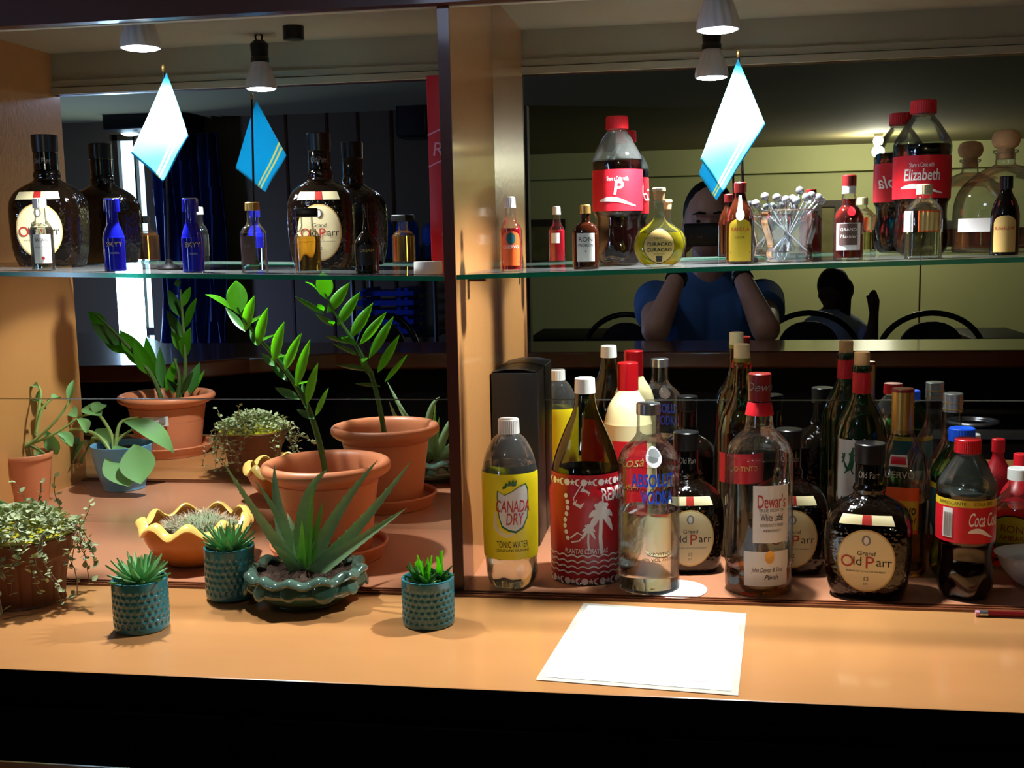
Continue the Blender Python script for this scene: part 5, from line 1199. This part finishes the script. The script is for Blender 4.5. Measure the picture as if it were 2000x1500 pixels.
def aloe(base, tip, ty, wpx, m='aloe', mid=None, bend=.06, side=(0, -1, .15)):
    p0 = P(base[0], base[1], yE); p2 = P(tip[0], tip[1], ty); ax = p2 - p0; Ln = ax.length
    if mid: p1 = P(mid[0], mid[1], (yE + ty) / 2)
    else: p1 = (p0 + p2) / 2 + Vector((0, 0, bend * Ln))
    W = wpx * 1.12 * sE; v = []; f = []; nS = 14; nR = 8; L = Vector(pE.location)
    nrm = Vector(side)
    for i in range(nS + 1):
        t = i / nS; c = p0 * (1 - t) ** 2 + p1 * 2 * t * (1 - t) + p2 * t * t
        tg = (p1 - p0) * 2 * (1 - t) + (p2 - p1) * 2 * t; tg.normalize(); sd = tg.cross(nrm).normalized(); up = sd.cross(tg).normalized()
        w_ = W / 2 * ((1 - t) ** .8 * 1.0 + .02) * (.82 + .18 * min(1, t * 5)); th_ = w_ * .42
        for x, z in ((-1, .55), (-.5, .12), (0, 0.0), (.5, .12), (1, .55), (.6, -.55), (0, -.95), (-.6, -.55)): v.append(c + sd * x * w_ + up * z * th_ - L)
    for i in range(nS):
        for k in range(nR): f.append((i * nR + k, i * nR + (k + 1) % nR, (i + 1) * nR + (k + 1) % nR, (i + 1) * nR + k))
    f.append(tuple(range(nR))); f.append(tuple(nS * nR + k for k in range(nR)))
    # teeth along both margins
    for i in range(1, nS - 1):
        for k in (0, 4):
            a = v[i * nR + k]; c_ = v[i * nR + 2]; q = v[(i + 1) * nR + k]; o = len(v); d = (a - c_).normalized()
            v += [a, a + (q - a) * .22, a + (q - a) * .15 + d * .0014]; f.append((o, o + 1, o + 2))
    mesh('leaf', v, f, M[m], pE, sharp=35)
BX = (592, 1122)
aloe(BX, (436, 902), -.40, 34, mid=(530, 1050), side=(-.2, -1, .2))
aloe((588, 1118), (536, 908), -.30, 40, mid=(535, 1020), side=(.3, -1, .1))
aloe((585, 1112), (497, 938), -.36, 24, mid=(555, 1010))
aloe((595, 1120), (640, 917), -.34, 40, mid=(575, 960), side=(.4, -1, .1))
aloe((602, 1118), (632, 978), -.35, 22, 'aloeyoung', mid=(615, 1040))
aloe((597, 1120), (612, 945), -.36, 22, 'aloeyoung', mid=(604, 1040))
aloe((590, 1122), (590, 1015), -.39, 20, 'aloeyoung')
aloe((604, 1120), (738, 898), -.33, 34, mid=(640, 1010), side=(.2, -1, .1))
aloe((608, 1122), (804, 900), -.36, 34, mid=(690, 1050), side=(.2, -1, .3))
aloe((605, 1126), (794, 992), -.40, 34, mid=(690, 1065), side=(0, -1, .5))
aloe((585, 1124), (535, 1065), -.42, 26, side=(0, -1, .6))
aloe((600, 1112), (560, 1000), -.28, 26)
aloe((606, 1112), (690, 960), -.26, 26)

# ================================================================ FLAGS
def flag(top, right, bot, left, ylo, y, pole_x, pole_bot, label, base_small=True):
    t = P(top[0], top[1], y); z0 = shz_at(t.x)
    r = empty('table_flag', (t.x, y, z0 + .0004), label=label, cat='flag', group='small blue table flags on black poles'); L = Vector(r.location)
    Pt = [P(a[0], a[1], y - .014) for a in (top, right, bot, left)]
    Pt[0].y = y - .004; Pt[1].y = y - .03; Pt[3].y = y - .022; Pt[2].y = y - .034
    pb = P(pole_x, pole_bot, y); pb.z = z0 + .003
    tt = P(top[0], top[1] - 6, y)
    MB().tube([pb - L, tt - L], .0019, 10).build('pole', M['pole'], r)
    MB().sphere(tt - L, .0028, 12, sc=(1, 1, 2.2)).build('finial', M['gold'], r)
    o = Shape([(0, 0), (.017, 0), (.018, .002), (.016, .006), (.006, .009), (.004, .016), (0, .016)]).build('base', M['pole'], r); o.location = (pb.x - L.x, pb.y - L.y, 0)
    n = 24; v = []; f = []; fm = []
    for j in range(n + 1):
        for i in range(n + 1):
            a, b_ = i / n, j / n     # a: top->right edge, b: top->left edge
            p = Pt[0] * (1 - a) * (1 - b_) + Pt[1] * a * (1 - b_) + Pt[2] * a * b_ + Pt[3] * (1 - a) * b_
            p = p + Vector((0, .004 * math.sin(a * 4 + b_ * 5) * (a + b_) / 2, 0))
            v.append(p - L)
    for j in range(n):
        for i in range(n): k = j * (n + 1) + i; f.append((k, k + 1, k + n + 2, k + n + 1)); fm.append(1 if i in (18, 20) else 0)
    o = mesh('cloth', v, f, None, r, mats=[M['flag'], M['flagyellow']], fm=fm); sm = o.modifiers.new('s', 'SOLIDIFY'); sm.thickness = .0007
flag((319, 140), (378, 268), (329, 356), (262, 300), 0, -.168, 330, 512, 'small blue table flag on a black pole in the left bay under the lamp')
flag((1442, 112), (1493, 245), (1411, 376), (1368, 312), 0, -.168, 1456, 505, 'small blue table flag on a black pole in the right bay under the lamp')

# ================================================================ COUNTER TOP THINGS
cs = [Fl(1140, 1179), Fl(1458, 1199), Fl(1442, 1360), Fl(1046, 1329)]
cen = sum(cs, Vector()) / 4
mn = empty('laminated_sheet', (cen.x, cen.y, .0004), label='white laminated sheet lying flat on the counter below the bottles', cat='sheet')
def quad(k, z, m, name, par, th=.0004):
    q = [Vector((cen + (c_ - cen) * k).xy.to_3d()) - Vector((cen.x, cen.y, 0)) for c_ in cs]
    v = [(a.x, a.y, z) for a in q] + [(a.x, a.y, z + th) for a in q]
    return mesh(name, v, [(0, 1, 2, 3), (7, 6, 5, 4), (0, 1, 5, 4), (1, 2, 6, 5), (2, 3, 7, 6), (3, 0, 4, 7)], M[m], par, smooth=False)
M['film'] = mat('clear_laminate_film', rgb(214, 206, 190), 0.15, coat=0.4)
quad(1.0, .0001, 'film', 'laminate_film', mn); pp = quad(.93, .0006, 'paper', 'paper', mn)
def onsheet(u, v_):   # u,v in 0..1 over the sheet
    p = cs[0] * (1 - u) * (1 - v_) + cs[1] * u * (1 - v_) + cs[2] * u * v_ + cs[3] * (1 - u) * v_
    return (p.x - cen.x, p.y - cen.y)
def flatz(name, items, m, par, z=.0012):
    v = []; f = []
    for vv, ff in items: o = len(v); v += [(a, b_, z) for a, b_ in vv]; f += [tuple(i + o for i in q) for q in ff]
    return mesh(name, v, f, M[m], par, smooth=False)
M['paleblue'] = mat('pale_blue_print', rgb(190, 214, 232), 0.5); M['palepink'] = mat('pale_pink_print', rgb(220, 180, 196), 0.5)
flatz('side_lines', [strip2d([onsheet(.925, .16), onsheet(.93, .84)], .0010), strip2d([onsheet(.075, .1), onsheet(.07, .82)], .0008)], 'paleblue', pp)
flatz('corner_marks', [strip2d([onsheet(.17, .90), onsheet(.215, .885), onsheet(.255, .87)], [.002, .005, .003]), strip2d([onsheet(.77, .90), onsheet(.815, .885), onsheet(.86, .87)], [.002, .005, .003]), strip2d([onsheet(.20, .08), onsheet(.25, .075)], [.001, .003])], 'palepink', pp)
a = Fl(1905, 1204); b_ = Fl(2060, 1209)
pn = empty('pen', (a.x, a.y, .0045), math.atan2(b_.y - a.y, b_.x - a.x), label='dark red pencil with metal end lying along the niche edge at right', cat='pen')
Ln = (b_ - a).length
MB().tube([(.014, 0, 0), (Ln, 0, 0)], .0036, 6).build('barrel', M['darkcap'], pn)
MB().tube([(.004, 0, 0), (.014, 0, 0)], .0038, 16).build('ferrule', M['silver'], pn); MB().tube([(0, 0, 0), (.004, 0, 0)], .0034, 16).build('eraser', M['inkpink'], pn)
c = Fl(1985, 1150)
ds = empty('white_dish', (c.x + .045, c.y + .02, .0004), label='white oval dish at the right edge of the niche floor', cat='dish')
Shape(crv([(0, .002), (.030, .0), (.042, .004), (.058, .022), (.066, .040), (.069, .042), (.064, .038), (.054, .020), (.036, .008), (0, .006)], 4), sy=.72).build('dish_body', M['whiteglossy'], ds)

# ================================================================ PEOPLE (seen in the mirror)
def cap_(bm_v, bm_f, a, b, ra, rb, n=18, m_=6):
    a = Vector(a); b = Vector(b); ax = (b - a); L = ax.length; ax.normalize(); up = Vector((0, 0, 1)) if abs(ax.z) < .9 else Vector((1, 0, 0)); s1 = ax.cross(up).normalized(); s2 = s1.cross(ax)
    rings = []
    for i in range(m_): t = PI / 2 * (i / m_ - 1); rings.append((a + ax * ra * math.sin(t), ra * math.cos(t)))
    rings.append((a, ra)); rings.append((b, rb))
    for i in range(1, m_ + 1): t = PI / 2 * (i / m_); rings.append((b + ax * rb * math.sin(t), rb * math.cos(t)))
    o = len(bm_v)
    for c, r in rings:
        for k in range(n): th = 2 * PI * k / n; bm_v.append(c + (s1 * math.cos(th) + s2 * math.sin(th)) * max(r, 1e-4))
    for i in range(len(rings) - 1):
        for k in range(n): bm_f.append((o + i * n + k, o + i * n + (k + 1) % n, o + (i + 1) * n + (k + 1) % n, o + (i + 1) * n + k))
    bm_f.append(tuple(o + k for k in range(n))[::-1]); bm_f.append(tuple(o + (len(rings) - 1) * n + k for k in range(n)))
def elp(V, Fc, c, r, n=24):
    mb = MB(); mb.sphere(c, 1.0, n, sc=r); o = len(V); V += [Vector(a) for a in mb.v]; Fc += [tuple(i + o for i in q) for q in mb.f]
def body(name, caps, ells, m, parent, vox=.006, smooth=6):
    V = []; Fc = []
    for q in caps: cap_(V, Fc, *q)
    for q in ells: elp(V, Fc, *q)
    me = bpy.data.meshes.new(name); me.from_pydata([tuple(a) for a in V], [], Fc); me.materials.append(M[m])
    bm = bmesh.new(); bm.from_mesh(me); bmesh.ops.remove_doubles(bm, verts=bm.verts, dist=1e-6); bmesh.ops.recalc_face_normals(bm, faces=bm.faces); bm.to_mesh(me); bm.free()
    o = bpy.data.objects.new(name, me); COL.objects.link(o); o.parent = parent
    rm = o.modifiers.new('remesh', 'REMESH'); rm.mode = 'VOXEL'; rm.voxel_size = vox; rm.use_smooth_shade = True
    sm = o.modifiers.new('smooth', 'SMOOTH'); sm.factor = .5; sm.iterations = smooth
    return o
# photographer: lens at the origin of the camera, phone in both hands, elbows on the bar
ph = empty('person', (.05, -2.08, RF), label='man in a blue T-shirt photographing with a black phone, elbows on the bar', cat='person')
PL = Vector(ph.location)
def W(x, y, z): return Vector((x, y, z)) - PL
HZ = HCAM
phone = empty('phone', (.045, -1.7535 - .0045, HZ - .050), label='black phone held sideways in front of the man\'s mouth', cat='phone')
MB().box((-.074, -.004, .012), (.074, .004, .082), bev=.0035).build('phone_body', M['black'], phone)
MB().tube([(-.052, .003, .046), (-.052, .0048, .046)], .0042, 20).build('lens', M['blackgloss'], phone)
flat('lettering', [T('110', .012, -.025, .040)], M['inkgrey'], phone, .0050)
phone.location.x = .052
hx_, hz_, hy = .058, HZ + .035, -2.05
# head-and-limbs surface
zE = zb   # elbows rest on the bar
el_l, el_r = W(-.115, -1.40, zE + .045), W(.215, -1.40, zE + .045)
wr_l, wr_r = W(-.040, -1.815, HZ - .125), W(.150, -1.815, HZ - .125)
el_l, el_r = W(-.105, -1.62, zE + .02), W(.215, -1.62, zE + .02)
sh_l, sh_r = W(-.12, -2.12, HZ - .225), W(.236, -2.12, HZ - .225)
caps = [(sh_l, el_l, .052, .042), (sh_r, el_r, .052, .042), (el_l, wr_l, .043, .027), (el_r, wr_r, .043, .027),
        (W(.058, -2.10, HZ - .20), W(.058, -2.07, HZ - .06), .062, .056), (sh_l, sh_r, .06, .06), (W(.058, -2.12, HZ - .28), W(.058, -2.14, HZ - .75), .11, .12)]
ells = [(W(.058, -2.05, HZ + .045), (.082, .098, .118)), (W(.058, -2.005, HZ - .020), (.055, .055, .062)), (W(.058, -1.952, HZ + .018), (.014, .018, .024)), (W(.058, -1.962, HZ + .026), (.010, .014, .032)),
        (W(-.020, -2.05, HZ + .020), (.010, .018, .030)), (W(.136, -2.05, HZ + .020), (.010, .018, .030)), (W(.058, -1.965, HZ + .062), (.050, .020, .012)), (W(.030, -1.965, HZ + .010), (.022, .016, .016)), (W(.086, -1.965, HZ + .010), (.022, .016, .016))]
# hands around the phone ends
for sgn, wr, ex in ((-1, wr_l, -.022), (1, wr_r, .126)):
    palm = W(ex + sgn * .020, -1.795, HZ - .050); caps.append((wr, palm, .026, .028))
    for i in range(4):
        z = HZ - .030 + .018 * (1.5 - i) - .012; L_ = (.022, .028, .027, .020)[i]
        k1 = W(ex + sgn * .034, -1.772, z); k2 = W(ex + sgn * .020, -1.745, z + .002); k3 = W(ex - sgn * (.0 + L_ * .4) + sgn * .006, -1.7435, z + .003)
        caps.append((palm, k1, .012, .009)); caps.append((k1, k2, .0085, .008)); caps.append((k2, k3, .008, .0068))
    t1 = W(ex + sgn * .012, -1.785, HZ - .058); t2 = W(ex - sgn * .010, -1.770, HZ - .046); t3 = W(ex - sgn * .022, -1.768, HZ - .034)
    caps.append((palm, t1, .014, .011)); caps.append((t1, t2, .010, .009)); caps.append((t2, t3, .009, .0075))
body('body', caps, ells, 'skin', ph, vox=.0045, smooth=4)
body('shirt', [(W(-.10, -2.12, HZ - .235), W(.215, -2.12, HZ - .235), .078, .078), (W(.03, -2.11, HZ - .19), W(.086, -2.11, HZ - .19), .086, .086), (sh_l, sh_l + (el_l - sh_l) * .42, .074, .068), (sh_r, sh_r + (el_r - sh_r) * .42, .074, .068), (W(.0, -2.12, HZ - .28), W(-.0, -2.14, HZ - .80), .125, .135), (W(.116, -2.12, HZ - .28), W(.116, -2.14, HZ - .80), .125, .135)], [], 'shirt', ph, vox=.008, smooth=6)
body('hair', [], [(W(.058, -2.068, HZ + .066), (.086, .097, .110))], 'hair', ph, vox=.006, smooth=2)
for sgn in (-1, 1):
    MB().sphere(W(.058 + sgn * .031, -1.966, HZ + .040), .012, 16, sc=(1, .6, .5)).build('eye', M['eye'], ph)
    MB().tube([W(.058 + sgn * .012, -1.948, HZ + .064), W(.058 + sgn * .032, -1.946, HZ + .068), W(.058 + sgn * .052, -1.958, HZ + .062)], [.003, .004, .002], 8).build('eyebrow', M['hair'], ph)
v_ = (wr_l - el_l).normalized()
MB().tube([wr_l - v_ * .030, wr_l - v_ * .008], .034, 24).build('watch_band', M['black'], ph)
v_ = (wr_r - el_r).normalized()
MB().tube([wr_r - v_ * .030, wr_r - v_ * .012], .033, 24).build('bracelet', M['black'], ph)
# seated woman
yWm = -4.95; sW = (DCAM - yWm) / FOC
wm = empty('person', (Rf(1625, 570, yWm).x, yWm, RF), label='seated woman with dark ponytail and pale blue shirt, one arm raised', cat='person')
PL = Vector(wm.location)
def Q(px, py, dy=0.0): return Rf(px, py, yWm + dy) - PL
hd = Q(1625, 566); 
caps = [(Q(1625, 600), Q(1623, 628), .05, .06), (Q(1592, 634), Q(1662, 634), .055, .055), (Q(1625, 645), Q(1625, 700), .14, .15), (Q(1668, 634), Q(1702, 668, .1), .045, .038), (Q(1702, 668, .1), Q(1707, 612, .18), .038, .026), (Q(1707, 612, .18), Q(1706, 588, .2), .026, .034), (Q(1590, 634), Q(1572, 700, .15), .045, .036), (Q(1572, 700, .15), Q(1600, 720, .35), .036, .026)]
for i in range(4): caps.append((Q(1702 + i * 4, 588, .2), Q(1700 + i * 4, 566 + abs(i - 1.5) * 4, .21), .010, .008))
caps.append((Q(1700, 590, .2), Q(1693, 578, .22), .011, .009))
for sx in (-.09, .09):
    caps.append((Vector((sx, 0, .52)), Vector((sx, .42, .50)), .08, .06)); caps.append((Vector((sx, .42, .50)), Vector((sx, .44, .08)), .058, .04)); caps.append((Vector((sx, .44, .05)), Vector((sx, .58, .04)), .038, .03))
caps.append((Vector((0, 0, .55)), Q(1625, 680), .15, .14))
ells = [(hd, (.078, .095, .112)), (hd + Vector((-.055, .05, -.03)), (.03, .03, .03))]
body('body', caps, ells, 'skindark', wm, vox=.008, smooth=5)
body('shirt', [(Q(1590, 640), Q(1662, 640), .072, .072), (Q(1663, 638), Q(1683, 652, .05), .066, .060), (Q(1590, 638), Q(1583, 665, .08), .066, .058), (Q(1625, 650), Vector((0, 0, .60)), .155, .165)], [], 'shirtpale', wm, vox=.01, smooth=6)
body('hair', [(hd + Vector((.055, .04, .01)), hd + Vector((.075, .06, -.20)), .05, .022)], [(hd + Vector((.008, -.01, .025)), (.092, .105, .108)), (hd + Vector((.06, .02, .0)), (.06, .07, .075))], 'hair', wm, vox=.008, smooth=2)
wc = empty('dining_chair', (wm.location.x, yWm - .02, RF), label='chair the woman in the pale blue shirt sits on', cat='chair')
MB().box((-.21, -.2, .345), (.21, .24, .395), bev=.02).build('seat', M['chairpad'], wc)
for sx in (-1, 1):
    for sy in (-.18, .22): MB().tube([(sx * .19, sy, 0), (sx * .19, sy, .38)], .012, 8).build('leg', M['chairmetal'], wc)
